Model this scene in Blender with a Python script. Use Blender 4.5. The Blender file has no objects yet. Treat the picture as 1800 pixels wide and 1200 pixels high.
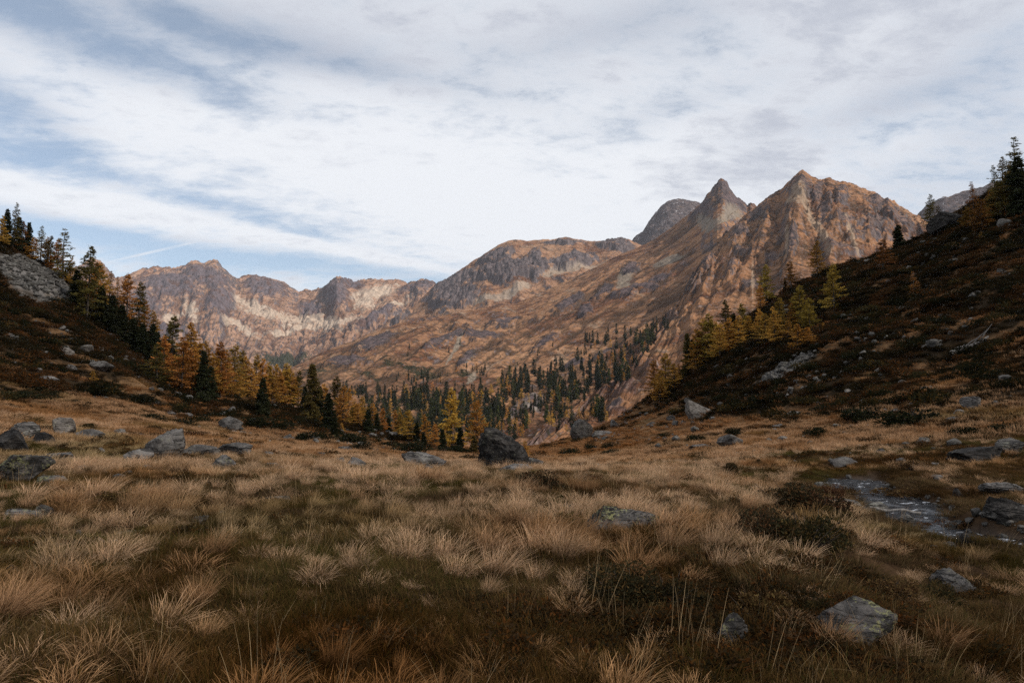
import bpy, math, random
import numpy as np
from mathutils import Vector, Matrix

random.seed(7)
RNG = np.random.default_rng(11)
SC = bpy.context.scene
COL = SC.collection
R_ = math.radians

# ------------------------------------------------------------------ camera, sky, sun, exposure
F = 1200.0                                   # focal length in pixels of an 1800 px wide frame (24 mm)
PITCH = math.atan(80 / F)
cam_d = bpy.data.cameras.new('camera')
cam_d.lens = 24; cam_d.sensor_width = 36
cam_d.clip_start = 0.05; cam_d.clip_end = 40000
cam = bpy.data.objects.new('camera', cam_d); COL.objects.link(cam)
cam.location = (0, 0, 0); cam.rotation_euler = (math.pi / 2 + PITCH, 0, 0)
SC.camera = cam

SUN_AZ, SUN_EL = R_(118), R_(36)             # clockwise from the view direction (+Y); above the horizon
SUN_DIR = Vector((math.sin(SUN_AZ) * math.cos(SUN_EL), math.cos(SUN_AZ) * math.cos(SUN_EL), math.sin(SUN_EL)))
sun_d = bpy.data.lights.new('sun', 'SUN')
sun_d.energy = 5.0; sun_d.angle = R_(0.5); sun_d.color = (1.0, 0.93, 0.84)
sun = bpy.data.objects.new('sun', sun_d); COL.objects.link(sun)
sun.rotation_euler = SUN_DIR.to_track_quat('Z', 'Y').to_euler()

SC.view_settings.view_transform = 'Standard'
SC.view_settings.look = 'None'
SC.view_settings.exposure = 0.0
SC.view_settings.gamma = 1.0
SC.view_settings.use_curve_mapping = False
SC.render.engine = 'CYCLES'
SC.cycles.max_bounces = 5
SC.cycles.diffuse_bounces = 3
SC.cycles.glossy_bounces = 2
SC.cycles.transmission_bounces = 2
SC.cycles.transparent_max_bounces = 4
SC.cycles.volume_bounces = 0
SC.cycles.use_denoising = False
SC.cycles.sample_clamp_indirect = 4.0


class NT:
    """small helper for writing node trees"""
    def __init__(s, tree):
        s.t = tree; s.n = tree.nodes; s.l = tree.links

    def node(s, typ, **kw):
        nd = s.n.new(typ)
        for k, v in kw.items():
            setattr(nd, k, v)
        return nd

    def put(s, sock, v):
        if isinstance(v, bpy.types.NodeSocket):
            s.l.new(v, sock)
        elif isinstance(v, (tuple, list)):
            if len(v) == 3 and sock.type == 'RGBA':
                v = (*v, 1)
            sock.default_value = v
        else:
            sock.default_value = v

    def m(s, op, a, b=0.0, c=None, clamp=False):
        nd = s.node('ShaderNodeMath', operation=op, use_clamp=clamp)
        s.put(nd.inputs[0], a); s.put(nd.inputs[1], b)
        if c is not None:
            s.put(nd.inputs[2], c)
        return nd.outputs[0]

    def mix(s, f, a, b, blend='MIX'):
        nd = s.node('ShaderNodeMix', data_type='RGBA', blend_type=blend)
        s.put(nd.inputs[0], f); s.put(nd.inputs[6], a); s.put(nd.inputs[7], b)
        return nd.outputs[2]

    def ramp(s, v, lo, hi, a=0.0, b=1.0, smooth=True):
        nd = s.node('ShaderNodeMapRange', interpolation_type='SMOOTHSTEP' if smooth else 'LINEAR')
        for i, x in enumerate((v, lo, hi, a, b)):
            s.put(nd.inputs[i], x)
        return nd.outputs[0]

    def noise(s, vec, scale, detail=4, rough=0.55, dist=0.0, dim='3D'):
        nd = s.node('ShaderNodeTexNoise', noise_dimensions=dim)
        if vec is not None:
            s.l.new(vec, nd.inputs['Vector'])
        nd.inputs['Scale'].default_value = scale
        nd.inputs['Detail'].default_value = detail
        nd.inputs['Roughness'].default_value = rough
        nd.inputs['Distortion'].default_value = dist
        return nd.outputs['Fac']


def pix_dir(px, py):
    """direction of the sight line through a photograph pixel"""
    px = np.asarray(px, float); py = np.asarray(py, float)
    u = (px - 900) / F; v = (600 - py) / F
    cp, sp = math.cos(PITCH), math.sin(PITCH)
    return u, cp - v * sp, sp + v * cp


def pix_at(px, py, r):
    """azimuth and height of the point seen at a pixel, at horizontal distance r"""
    a, b, c = pix_dir(px, py)
    h = np.hypot(a, b)
    return np.arctan2(a, b), c / h * r


def to_pix(x, y, z):
    cp, sp = math.cos(PITCH), math.sin(PITCH)
    d = y * cp + z * sp; w = z * cp - y * sp
    d = np.where(d < 1e-3, 1e-3, d)
    return 900 + F * x / d, 600 - F * w / d


# ---- the sky: a clear Nishita sky under a broken sheet of high cloud
world = bpy.data.worlds.new('World'); SC.world = world; world.use_nodes = True
world.node_tree.nodes.clear()
N = NT(world.node_tree)
SKY_S = 0.10
sky = N.node('ShaderNodeTexSky', sky_type='NISHITA')
sky.sun_disc = False; sky.sun_elevation = SUN_EL; sky.sun_rotation = SUN_AZ
sky.altitude = 1900; sky.air_density = 1.0; sky.dust_density = 0.6; sky.ozone_density = 1.2
geo = N.node('ShaderNodeTexCoord').outputs['Generated']
sep = N.node('ShaderNodeSeparateXYZ'); N.l.new(geo, sep.inputs[0])
dx, dy, dz = sep.outputs
zz = N.m('ADD', N.m('MAXIMUM', dz, 0.0), 0.16)
cx = N.m('DIVIDE', dx, zz); cy = N.m('DIVIDE', dy, zz)
az = N.m('ARCTAN2', dx, dy); el = N.m('ARCSINE', dz)
ang = R_(14)
ru = N.m('ADD', N.m('MULTIPLY', cx, math.cos(ang)), N.m('MULTIPLY', cy, math.sin(ang)))
rv = N.m('SUBTRACT', N.m('MULTIPLY', cy, math.cos(ang)), N.m('MULTIPLY', cx, math.sin(ang)))


def vec(a, b, c):
    nd = N.node('ShaderNodeCombineXYZ'); N.put(nd.inputs[0], a); N.put(nd.inputs[1], b); N.put(nd.inputs[2], c)
    return nd.outputs[0]


pv = vec(N.m('MULTIPLY', ru, 0.55), rv, 0.0)
n_big = N.noise(pv, 0.9, 5, 0.55, 0.35)
n_mid = N.noise(vec(N.m('MULTIPLY', ru, 0.6), rv, 3.7), 2.6, 9, 0.62, 0.5)
n_fine = N.noise(vec(N.m('MULTIPLY', ru, 0.7), rv, 9.1), 9.0, 8, 0.66, 0.3)
n_puff = N.noise(vec(cx, N.m('MULTIPLY', cy, 1.5), 1.3), 6.5, 9, 0.68, 0.25)
cover = N.m('ADD', N.m('MULTIPLY', n_big, 0.85), N.m('ADD', N.m('MULTIPLY', n_mid, 0.85),
            N.m('ADD', N.m('MULTIPLY', n_fine, 0.60), N.m('MULTIPLY', n_puff, 0.55))))   # mean about 1.2


def blob(px, py, rx, ry, rot, amt):
    """one thin or thick place in the cloud sheet, by compass direction and height"""
    a, b, c = (float(v) for v in pix_dir(px, py))
    a0 = math.atan2(a, b); e0 = math.atan2(c, math.hypot(a, b))
    rx /= F; ry /= F; t = R_(rot)
    da = N.m('SUBTRACT', az, a0); de = N.m('SUBTRACT', el, e0)
    p = N.m('DIVIDE', N.m('ADD', N.m('MULTIPLY', da, math.cos(t)), N.m('MULTIPLY', de, math.sin(t))), rx)
    q = N.m('DIVIDE', N.m('SUBTRACT', N.m('MULTIPLY', de, math.cos(t)), N.m('MULTIPLY', da, math.sin(t))), ry)
    d2 = N.m('ADD', N.m('MULTIPLY', p, p), N.m('MULTIPLY', q, q))
    return N.m('MULTIPLY', N.m('EXPONENT', N.m('MULTIPLY', d2, -1.0)), amt)


for args in ((170, 75, 330, 42, -10, -0.40), (560, 102, 240, 30, -6, -0.30), (360, 60, 120, 20, -12, -0.20), (30, 190, 110, 30, -22, -0.28),
             (20, 275, 130, 26, -8, -0.26), (390, 375, 260, 20, -12, -0.16), (160, 420, 270, 26, -7, -0.30),
             (560, 466, 380, 20, -5, -0.36), (950, 300, 110, 14, -4, -0.14), (1180, 190, 150, 24, 10, -0.12),
             (1750, 130, 90, 60, 10, -0.16), (1560, 185, 110, 22, 6, -0.15), (1050, 60, 160, 26, 8, -0.10),
             (420, 180, 330, 60, -5, 0.16), (700, 300, 500, 70, -4, 0.20), (120, 355, 330, 30, -9, 0.24),
             (900, 390, 260, 60, 0, 0.30), (1300, 300, 240, 90, 0, 0.22), (1350, 100, 300, 120, 0, 0.08),
             (560, 432, 300, 10, -9, 0.30)):
    cover = N.m('ADD', cover, blob(*args))
cov = N.ramp(cover, 1.06, 1.60)
# vapour trail: a thin great-circle streak
pA = Vector([float(v) for v in pix_dir(150, 470)]).normalized(); pB = Vector([float(v) for v in pix_dir(500, 389)]).normalized()
nrm = pA.cross(pB).normalized(); midp = (pA + pB).normalized()


def dotc(v):
    return N.m('ADD', N.m('MULTIPLY', dx, v.x), N.m('ADD', N.m('MULTIPLY', dy, v.y), N.m('MULTIPLY', dz, v.z)))


trail = N.m('MULTIPLY', N.ramp(N.m('ABSOLUTE', dotc(nrm)), 0.0006, 0.0026, 1.0, 0.0),
            N.ramp(dotc(midp), math.cos(R_(8.6)), math.cos(R_(6.0))))
cov = N.m('MAXIMUM', cov, N.m('MULTIPLY', trail, N.ramp(n_fine, 0.25, 0.7, 0.15, 0.75)))
# how thick: white where thin and sunlit, grey-lilac where heavy
heavy = N.m('ADD', N.m('MULTIPLY', n_mid, 0.9), N.m('MULTIPLY', n_big, 0.6))
heavy = N.m('ADD', heavy, N.m('MULTIPLY', N.m('SUBTRACT', N.m('ADD', n_puff, n_fine), 1.0), 0.95))
for args in ((1290, 270, 120, 60, 25, 0.22), (1560, 120, 260, 110, 25, 0.15), (1100, 50, 500, 70, 0, 0.16), (300, 20, 500, 50, 0, 0.14),
             (1450, 300, 300, 60, 0, 0.12),
             (780, 300, 420, 150, 0, -0.22), (250, 330, 420, 90, 0, -0.16), (1000, 400, 200, 80, 0, -0.22), (1600, 240, 120, 40, 20, -0.15)):
    heavy = N.m('ADD', heavy, blob(*args))
hv = N.ramp(heavy, 0.55, 1.25)
K = 1.0 / SKY_S
cloud = N.mix(hv, (0.90 * K, 0.92 * K, 0.96 * K), (0.55 * K, 0.58 * K, 0.66 * K))
skyc = N.mix(0.30, N.mix(1.0, sky.outputs[0], (1.35, 1.32, 1.25), 'MULTIPLY'), (0.62 * K, 0.70 * K, 0.78 * K))
colr = N.mix(N.m('MULTIPLY', cov, 0.97), skyc, cloud)
bg = N.node('ShaderNodeBackground'); N.l.new(colr, bg.inputs[0]); bg.inputs[1].default_value = SKY_S
wo = N.node('ShaderNodeOutputWorld'); N.l.new(bg.outputs[0], wo.inputs[0])
world.cycles.sampling_method = 'MANUAL'; world.cycles.sample_map_resolution = 512

# ------------------------------------------------------------------ helpers: noise, meshes, tags
_perm = np.random.default_rng(5).permutation(256).astype(np.int64)
_perm = np.concatenate([_perm, _perm, _perm])
_ga = np.random.default_rng(6).uniform(0, 2 * np.pi, 256)
_gx, _gy = np.cos(_ga), np.sin(_ga)
_g3 = np.random.default_rng(8).normal(size=(256, 3)); _g3 /= np.linalg.norm(_g3, axis=1)[:, None]


def pn(x, y, seed=0):
    x = np.asarray(x, float) + seed * 17.31; y = np.asarray(y, float) - seed * 9.77
    ix = np.floor(x).astype(np.int64); iy = np.floor(y).astype(np.int64)
    fx = x - ix; fy = y - iy
    u = fx * fx * fx * (fx * (fx * 6 - 15) + 10); v = fy * fy * fy * (fy * (fy * 6 - 15) + 10)
    ix &= 255; iy &= 255

    def g(i, j, a, b):
        h = _perm[_perm[i & 255] + (j & 255)] & 255
        return _gx[h] * a + _gy[h] * b
    n0 = g(ix, iy, fx, fy); n1 = g(ix + 1, iy, fx - 1, fy)
    n2 = g(ix, iy + 1, fx, fy - 1); n3 = g(ix + 1, iy + 1, fx - 1, fy - 1)
    a = n0 + u * (n1 - n0); b = n2 + u * (n3 - n2)
    return (a + v * (b - a)) * 1.5


def gully(x, y, octv=4, seed=0, gain=0.55, lac=2.1):
    t = 0; a = 1.0; s_ = 0
    for k in range(octv):
        t = t + a * np.sqrt(np.abs(pn(x, y, seed + k)) + 0.002); s_ += a
        a *= gain; x = x * lac; y = y * lac
    return t / s_


def fbm(x, y, octv=5, seed=0, gain=0.5, lac=2.03):
    t = 0; a = 1.0; s = 0
    for k in range(octv):
        t = t + a * pn(x, y, seed + k); s += a
        a *= gain; x = x * lac; y = y * lac
    return t / s * 1.5


def ridged(x, y, octv=5, seed=0, gain=0.5, lac=2.07):
    t = 0; a = 1.0; s = 0; w = 1.0
    for k in range(octv):
        n = 1 - np.abs(pn(x, y, seed + k)) * 1.25
        n = np.clip(n, 0, 1) ** 2
        t = t + a * n * w; s += a
        w = np.clip(n * 1.6, 0, 1)
        a *= gain; x = x * lac; y = y * lac
    return t / s


def pn3(p, seed=0):
    p = p + seed * np.array([13.1, 7.7, 3.3])
    i = np.floor(p).astype(np.int64); f = p - i
    u = f * f * f * (f * (f * 6 - 15) + 10); i &= 255
    out = 0
    for a in (0, 1):
        wa = u[:, 0] if a else 1 - u[:, 0]
        for b in (0, 1):
            wb = u[:, 1] if b else 1 - u[:, 1]
            for c in (0, 1):
                wc = u[:, 2] if c else 1 - u[:, 2]
                h = _perm[_perm[_perm[(i[:, 0] + a) & 255] + ((i[:, 1] + b) & 255)] + ((i[:, 2] + c) & 255)] & 255
                g = _g3[h]
                out = out + wa * wb * wc * (g[:, 0] * (f[:, 0] - a) + g[:, 1] * (f[:, 1] - b) + g[:, 2] * (f[:, 2] - c))
    return out * 1.6


def sstep(a, b, x):
    t = np.clip((x - a) / (b - a), 0, 1)
    return t * t * (3 - 2 * t)


def lerp(a, b, t):
    return a + (b - a) * t


def mesh_from(name, verts, faces, mat=None, cols=None, smooth=True, mats=None, midx=None):
    """verts (n,3); faces: array (m,k) or list of arrays of equal-width rows"""
    me = bpy.data.meshes.new(name)
    if not isinstance(faces, (list, tuple)):
        faces = [faces]
    faces = [np.asarray(f, np.int32) for f in faces if len(f)]
    me.vertices.add(len(verts))
    me.vertices.foreach_set('co', np.asarray(verts, np.float32).ravel())
    loops = np.concatenate([f.ravel() for f in faces])
    tot = np.concatenate([np.full(len(f), f.shape[1], np.int32) for f in faces])
    start = np.concatenate([[0], np.cumsum(tot)[:-1]]).astype(np.int32)
    me.loops.add(len(loops)); me.loops.foreach_set('vertex_index', loops)
    me.polygons.add(len(tot)); me.polygons.foreach_set('loop_start', start)
    me.polygons.foreach_set('loop_total', tot)
    me.polygons.foreach_set('use_smooth', np.full(len(tot), smooth, bool))
    if mats:
        for m_ in mats:
            me.materials.append(m_)
        me.polygons.foreach_set('material_index', np.asarray(midx, np.int32))
    elif mat:
        me.materials.append(mat)
    if cols is not None:
        ca = me.color_attributes.new('Col', 'FLOAT_COLOR', 'POINT')
        c4 = np.ones((len(verts), 4), np.float32); c4[:, :3] = cols
        ca.data.foreach_set('color', c4.ravel())
    me.update(calc_edges=True)
    return me


def link(name, me, parent=None, loc=None, rot=None, scale=None):
    o = bpy.data.objects.new(name, me); COL.objects.link(o)
    if loc is not None: o.location = loc
    if rot is not None: o.rotation_euler = rot
    if scale is not None: o.scale = scale
    if parent is not None: o.parent = parent
    return o


def tag(o, label=None, cat=None, group=None, kind=None):
    if label: o['label'] = label
    if cat: o['category'] = cat
    if group: o['group'] = group
    if kind: o['kind'] = kind
    return o


def grid_faces(nr, nc):
    i = np.arange(nr - 1)[:, None] * nc + np.arange(nc - 1)[None, :]
    return np.stack([i, i + 1, i + nc + 1, i + nc], -1).reshape(-1, 4)


# ------------------------------------------------------------------ materials
def new_mat(name):
    m = bpy.data.materials.new(name); m.use_nodes = True
    m.node_tree.nodes.clear()
    n = NT(m.node_tree)
    out = n.node('ShaderNodeOutputMaterial')
    return m, n, out


def terrain_mat(name, scales, bump_scale, bump_dist, var=0.5):
    m, n, out = new_mat(name)
    pos = n.node('ShaderNodeNewGeometry').outputs['Position']
    c = n.node('ShaderNodeVertexColor', layer_name='Col').outputs[0]
    f = None
    for s in scales:
        k = n.noise(pos, s, 5, 0.65)
        f = k if f is None else n.m('ADD', f, k)
    f = n.m('DIVIDE', f, float(len(scales)))
    v = n.ramp(f, 0.3, 0.7, 1 - var, 1 + var, smooth=False)
    cc = n.node('ShaderNodeVectorMath', operation='SCALE'); n.l.new(c, cc.inputs[0]); n.l.new(v, cc.inputs[3])
    b = n.node('ShaderNodeBump'); b.inputs['Strength'].default_value = 1.0; b.inputs['Distance'].default_value = bump_dist
    n.l.new(n.noise(pos, bump_scale, 6, 0.68), b.inputs['Height'])
    p = n.node('ShaderNodeBsdfPrincipled')
    n.l.new(cc.outputs[0], p.inputs['Base Color']); p.inputs['Roughness'].default_value = 1.0
    p.inputs['Specular IOR Level'].default_value = 0.0
    n.l.new(b.outputs[0], p.inputs['Normal'])
    n.l.new(p.outputs[0], out.inputs[0])
    return m


M_FAR = terrain_mat('mountain_side', (0.04, 0.15), 0.09, 7.0, 0.5)
M_GROUND = terrain_mat('meadow_soil', (0.5, 3.0), 3.0, 0.12, 0.5)


def leaf_mat(name, translucent=0.25, hue_var=0.12, rough=0.8):
    """foliage: vertex tint x a little variation from plant to plant"""
    m, n, out = new_mat(name)
    c = n.node('ShaderNodeVertexColor', layer_name='Col').outputs[0]
    rnd = n.node('ShaderNodeObjectInfo').outputs['Random']
    hs = n.node('ShaderNodeHueSaturation')
    n.l.new(c, hs.inputs['Color'])
    n.put(hs.inputs['Hue'], n.m('ADD', n.m('MULTIPLY', rnd, hue_var * 0.25), 0.5 - hue_var * 0.125))
    r2 = n.m('FRACT', n.m('MULTIPLY', rnd, 7.31))
    n.put(hs.inputs['Value'], n.m('ADD', n.m('MULTIPLY', r2, 0.5), 0.75))
    d = n.node('ShaderNodeBsdfDiffuse'); n.l.new(hs.outputs[0], d.inputs[0])
    t = n.node('ShaderNodeBsdfTranslucent'); n.l.new(hs.outputs[0], t.inputs[0])
    mx = n.node('ShaderNodeMixShader'); mx.inputs[0].default_value = translucent
    n.l.new(d.outputs[0], mx.inputs[1]); n.l.new(t.outputs[0], mx.inputs[2])
    n.l.new(mx.outputs[0], out.inputs[0])
    return m


def grass_mat(name):
    m, n, out = new_mat(name)
    c = n.node('ShaderNodeVertexColor', layer_name='Col').outputs[0]
    a = n.node('ShaderNodeAttribute', attribute_name='tint'); a.attribute_type = 'INSTANCER'
    cc = n.mix(1.0, c, a.outputs['Color'], 'MULTIPLY')
    d = n.node('ShaderNodeBsdfDiffuse'); n.l.new(cc, d.inputs[0])
    t = n.node('ShaderNodeBsdfTranslucent'); n.l.new(cc, t.inputs[0])
    mx = n.node('ShaderNodeMixShader'); mx.inputs[0].default_value = 0.38
    n.l.new(d.outputs[0], mx.inputs[1]); n.l.new(t.outputs[0], mx.inputs[2])
    n.l.new(mx.outputs[0], out.inputs[0])
    return m


def bark_mat(name, a, b):
    m, n, out = new_mat(name)
    tc = n.node('ShaderNodeTexCoord').outputs['Object']
    mp = n.node('ShaderNodeMapping'); n.l.new(tc, mp.inputs[0]); mp.inputs['Scale'].default_value = (6, 6, 1.2)
    f = n.noise(mp.outputs[0], 3.0, 6, 0.7)
    p = n.node('ShaderNodeBsdfPrincipled'); n.l.new(n.mix(n.ramp(f, 0.35, 0.65), a, b), p.inputs['Base Color'])
    p.inputs['Roughness'].default_value = 0.95; p.inputs['Specular IOR Level'].default_value = 0.1
    bp = n.node('ShaderNodeBump'); bp.inputs['Distance'].default_value = 0.03; n.l.new(f, bp.inputs['Height'])
    n.l.new(bp.outputs[0], p.inputs['Normal'])
    n.l.new(p.outputs[0], out.inputs[0])
    return m


def rock_mat(name, base, dark, lichen, lichen_amt, scale=1.0):
    """weathered gneiss: banded grey, dark cracks, pale and yellow-green lichen crusts"""
    m, n, out = new_mat(name)
    pos = n.node('ShaderNodeNewGeometry').outputs['Position']
    rnd = n.node('ShaderNodeObjectInfo').outputs['Random']
    f1 = n.noise(pos, 2.2 * scale, 7, 0.7, 0.4)
    mp = n.node('ShaderNodeMapping'); n.l.new(pos, mp.inputs[0])
    mp.inputs['Rotation'].default_value = (0.5, 0.35, 0.2); mp.inputs['Scale'].default_value = (0.8, 0.8, 5.0)
    f2 = n.noise(mp.outputs[0], 2.0 * scale, 6, 0.7, 0.6)
    c = n.mix(n.ramp(f1, 0.36, 0.66), dark, base)
    c = n.mix(n.m('MULTIPLY', n.ramp(f2, 0.5, 0.66), 0.6), c, dark)
    li = n.noise(pos, 10.0 * scale, 7, 0.75, 0.2)
    li2 = n.noise(pos, 1.3 * scale, 3, 0.5)
    lm = n.m('MULTIPLY', n.ramp(n.m('ADD', li, n.m('MULTIPLY', li2, 0.6)), 0.92 - 0.06 * lichen_amt, 0.98 - 0.06 * lichen_amt), min(1.0, 0.5 + 0.3 * lichen_amt))
    c = n.mix(lm, c, lichen)
    w = n.ramp(n.noise(pos, 8.0 * scale, 5, 0.7), 0.62, 0.68)
    c = n.mix(n.m('MULTIPLY', w, 0.5), c, (0.26, 0.25, 0.23))
    ck = n.noise(mp.outputs[0], 1.1 * scale, 4, 0.6, 1.2)
    crack = n.ramp(n.m('ABSOLUTE', n.m('SUBTRACT', ck, 0.5)), 0.004, 0.022, 1.0, 0.0)
    c = n.mix(n.m('MULTIPLY', crack, 0.8), c, (0.012, 0.011, 0.010))
    sc = n.node('ShaderNodeVectorMath', operation='SCALE'); n.l.new(c, sc.inputs[0])
    n.put(sc.inputs[3], n.m('ADD', n.m('MULTIPLY', rnd, 0.5), 0.75))
    p = n.node('ShaderNodeBsdfPrincipled'); n.l.new(sc.outputs[0], p.inputs['Base Color'])
    p.inputs['Roughness'].default_value = 0.9; p.inputs['Specular IOR Level'].default_value = 0.2
    bp = n.node('ShaderNodeBump'); bp.inputs['Distance'].default_value = 0.06 / scale
    n.l.new(n.m('SUBTRACT', n.m('ADD', f2, n.m('ADD', li, f1)), n.m('MULTIPLY', crack, 0.8)), bp.inputs['Height'])
    n.l.new(bp.outputs[0], p.inputs['Normal'])
    n.l.new(p.outputs[0], out.inputs[0])
    return m


M_ROCK = rock_mat('lichen_rock', (0.20, 0.185, 0.17), (0.055, 0.05, 0.048), (0.24, 0.23, 0.12), 0.5, 1.6)
M_ROCK_FAR = rock_mat('grey_rock', (0.22, 0.20, 0.18), (0.07, 0.062, 0.056), (0.27, 0.26, 0.20), 0.4, 0.7)
M_ROCK_LICHEN = rock_mat('yellow_lichen_rock', (0.135, 0.12, 0.108), (0.024, 0.022, 0.02), (0.26, 0.25, 0.11), 1.0, 2.6)
M_ROCK_DARK = rock_mat('dark_rock', (0.085, 0.075, 0.066), (0.018, 0.016, 0.015), (0.16, 0.15, 0.11), 0.35, 0.8)
M_ROCK_PALE = rock_mat('pale_rock', (0.25, 0.22, 0.19), (0.10, 0.085, 0.072), (0.33, 0.30, 0.20), 0.3, 1.6)
M_ROCK_RED = rock_mat('reddish_rock', (0.26, 0.17, 0.14), (0.12, 0.08, 0.07), (0.30, 0.24, 0.2), 0.2, 2.0)
M_SCREE = rock_mat('scree_stone', (0.19, 0.175, 0.155), (0.075, 0.068, 0.06), (0.28, 0.27, 0.21), 0.4, 0.9)
M_BARK = bark_mat('bark', (0.035, 0.028, 0.022), (0.11, 0.09, 0.075))
M_DEADWOOD = bark_mat('weathered_wood', (0.16, 0.14, 0.12), (0.34, 0.31, 0.28))
M_LEAF = leaf_mat('needles')
M_SHRUB = leaf_mat('shrub_leaves', 0.15, 0.2)
M_GRASS = grass_mat('dry_grass')

# ------------------------------------------------------------------ the near ground: meadow, banks, both slopes
PXS = [-700, -300, 0, 150, 300, 450, 600, 750, 900, 1000, 1050, 1100, 1200, 1300, 1350, 1400, 1500, 1600, 1650, 1700, 1800, 2100, 2500]
ROWS_Z = {1.2: [-1.68] * 23, 3: [-1.7] * 14 + [-1.72] * 9,
          6: [-1.62, -1.65, -1.7, -1.7, -1.7, -1.7, -1.7, -1.7, -1.7, -1.7, -1.7, -1.7, -1.7, -1.72, -1.73, -1.74, -1.78, -1.9, -1.96, -2.0, -2.06, -2.05, -2.0],
          9: [-1.4, -1.55, -1.7, -1.72, -1.72, -1.7, -1.7, -1.7, -1.7, -1.7, -1.7, -1.72, -1.73, -1.76, -1.80, -1.88, -2.08, -2.24, -2.30, -2.34, -2.36, -2.3, -2.2],
          12: [-1.2, -1.45, -1.7, -1.75, -1.76, -1.74, -1.72, -1.72, -1.72, -1.72, -1.74, -1.76, -1.80, -1.86, -1.92, -2.0, -2.18, -2.24, -2.26, -2.26, -2.26, -2.1, -1.9]}
ROWS_Y = {16: [800, 820, 838, 834, 831, 830, 831, 833, 834, 834, 834, 835, 838, 842, 846, 852, 864, 870, 872, 873, 872, 850, 830],
          25: [740, 770, 797, 800, 803, 808, 815, 820, 822, 822, 823, 822, 820, 817, 815, 814, 812, 808, 805, 802, 795, 760, 720],
          40: [600, 690, 743, 755, 766, 780, 798, 809, 812, 812, 811, 808, 800, 789, 784, 779, 770, 757, 750, 744, 728, 660, 600],
          70: [450, 570, 655, 688, 722, 747, 778, 797, 803, 798, 793, 786, 768, 742, 730, 718, 690, 662, 648, 636, 604, 500, 420],
          110: [300, 430, 530, 592, 672, 716, 756, 787, 796, 782, 770, 756, 712, 645, 612, 585, 545, 505, 484, 458, 408, 270, 150],
          145: [180, 300, 424, 493, 618, 698, 742, 780, 793, 775, 752, 735, 657, 566, 524, 492, 450, 420, 392, 363, 300, 140, 20]}
RCREST = 145.0
az_in = np.linspace(-0.80, 0.80, 940)
az_all = np.concatenate([np.linspace(-math.pi, -0.82, 40), az_in, np.linspace(0.82, math.pi, 40)])
rr = np.exp(np.linspace(math.log(1.2), math.log(150), 430))
rr = np.concatenate([[0.3, 0.7], rr, [156, 165, 180, 200, 230, 270, 320, 380]])
ctl_r, ctl_z = [], []
for r in sorted(list(ROWS_Z) + list(ROWS_Y)):
    if r in ROWS_Z:
        a = np.arctan2((np.array(PXS) - 900) / F, 1.0); z = np.array(ROWS_Z[r], float)
    else:
        a, z = pix_at(np.array(PXS), np.array(ROWS_Y[r]), r)
    back = z[[0, -1]] * 0.55
    a = np.concatenate([[-math.pi, -2.2], a, [2.2, math.pi]])
    z = np.concatenate([[-1.5 + r * 0.03, back[0]], z, [back[1], -1.5 + r * 0.03]])
    ctl_r.append(r); ctl_z.append(np.interp(az_all, a, z))
ctl_r = np.array(ctl_r); ctl_z = np.array(ctl_z)
lr = np.log(rr); clr = np.log(ctl_r)
G = np.empty((len(rr), len(az_all)))
for j in range(len(az_all)):
    G[:, j] = np.interp(lr, clr, ctl_z[:, j])
# smooth the piecewise-linear table
for _ in range(3):
    k = 9
    pad = np.pad(G, ((k, k), (0, 0)), mode='edge')
    cs = np.cumsum(np.vstack([np.zeros((1, G.shape[1])), pad]), 0)
    G2 = (cs[2 * k + 1:] - cs[:-2 * k - 1]) / (2 * k + 1)
    w = sstep(2, 6, rr)[:, None] * sstep(150, 132, rr)[:, None]
    G = G * (1 - w) + G2 * w
for _ in range(2):
    k = 14
    sl = slice(40, 40 + len(az_in))
    A = G[:, sl]
    pad = np.pad(A, ((0, 0), (k, k)), mode='edge')
    cs = np.cumsum(np.hstack([np.zeros((A.shape[0], 1)), pad]), 1)
    G[:, sl] = (cs[:, 2 * k + 1:] - cs[:, :-2 * k - 1]) / (2 * k + 1)
AZ, RR = np.meshgrid(az_all, rr)
GX, GY = RR * np.sin(AZ), RR * np.cos(AZ)
# beyond the crest the near ground falls away into the valley
inview = sstep(0.95, 0.75, np.abs(AZ))
over = np.clip(RR - RCREST, 0, None)
G = G - inview * (over * 0.42) - (1 - inview) * over * 0.05
G = np.where((RR > RCREST), np.maximum(G, -130), G)
# unevenness
slopeness = sstep(30, 80, RR) * sstep(0.06, 0.25, np.abs(AZ - 0.02))
G += fbm(GX / 5.0, GY / 5.0, 4, 3) * 0.16 * sstep(2.5, 9, RR)
G += fbm(GX / 0.95, GY / 0.95, 3, 9) * 0.11 * sstep(2.0, 4, RR)
G += fbm(GX / 22.0, GY / 22.0, 4, 21) * (0.5 + 1.1 * slopeness) * sstep(22, 70, RR)
G += ridged(GX / 9.0, GY / 9.0, 3, 31) * 0.9 * slopeness - 0.3 * slopeness

# the stream bed
STREAM = np.array([(14.5, 8.2), (11.2, 9.0), (9.0, 9.7), (7.75, 10.35), (7.1, 11.2), (7.0, 12.2), (7.5, 13.3), (8.1, 14.4), (8.0, 16.0), (9.0, 18.0)])
WATER_Z = -2.42


def stream_dist(x, y):
    best = np.full(np.shape(x), 1e9); tpar = np.zeros(np.shape(x))
    for k in range(len(STREAM) - 1):
        p, q = STREAM[k], STREAM[k + 1]
        d = q - p; L2 = d @ d
        t = np.clip(((x - p[0]) * d[0] + (y - p[1]) * d[1]) / L2, 0, 1)
        dd = np.hypot(x - p[0] - t * d[0], y - p[1] - t * d[1])
        tpar = np.where(dd < best, k + t, tpar); best = np.minimum(best, dd)
    return best, tpar


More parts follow.
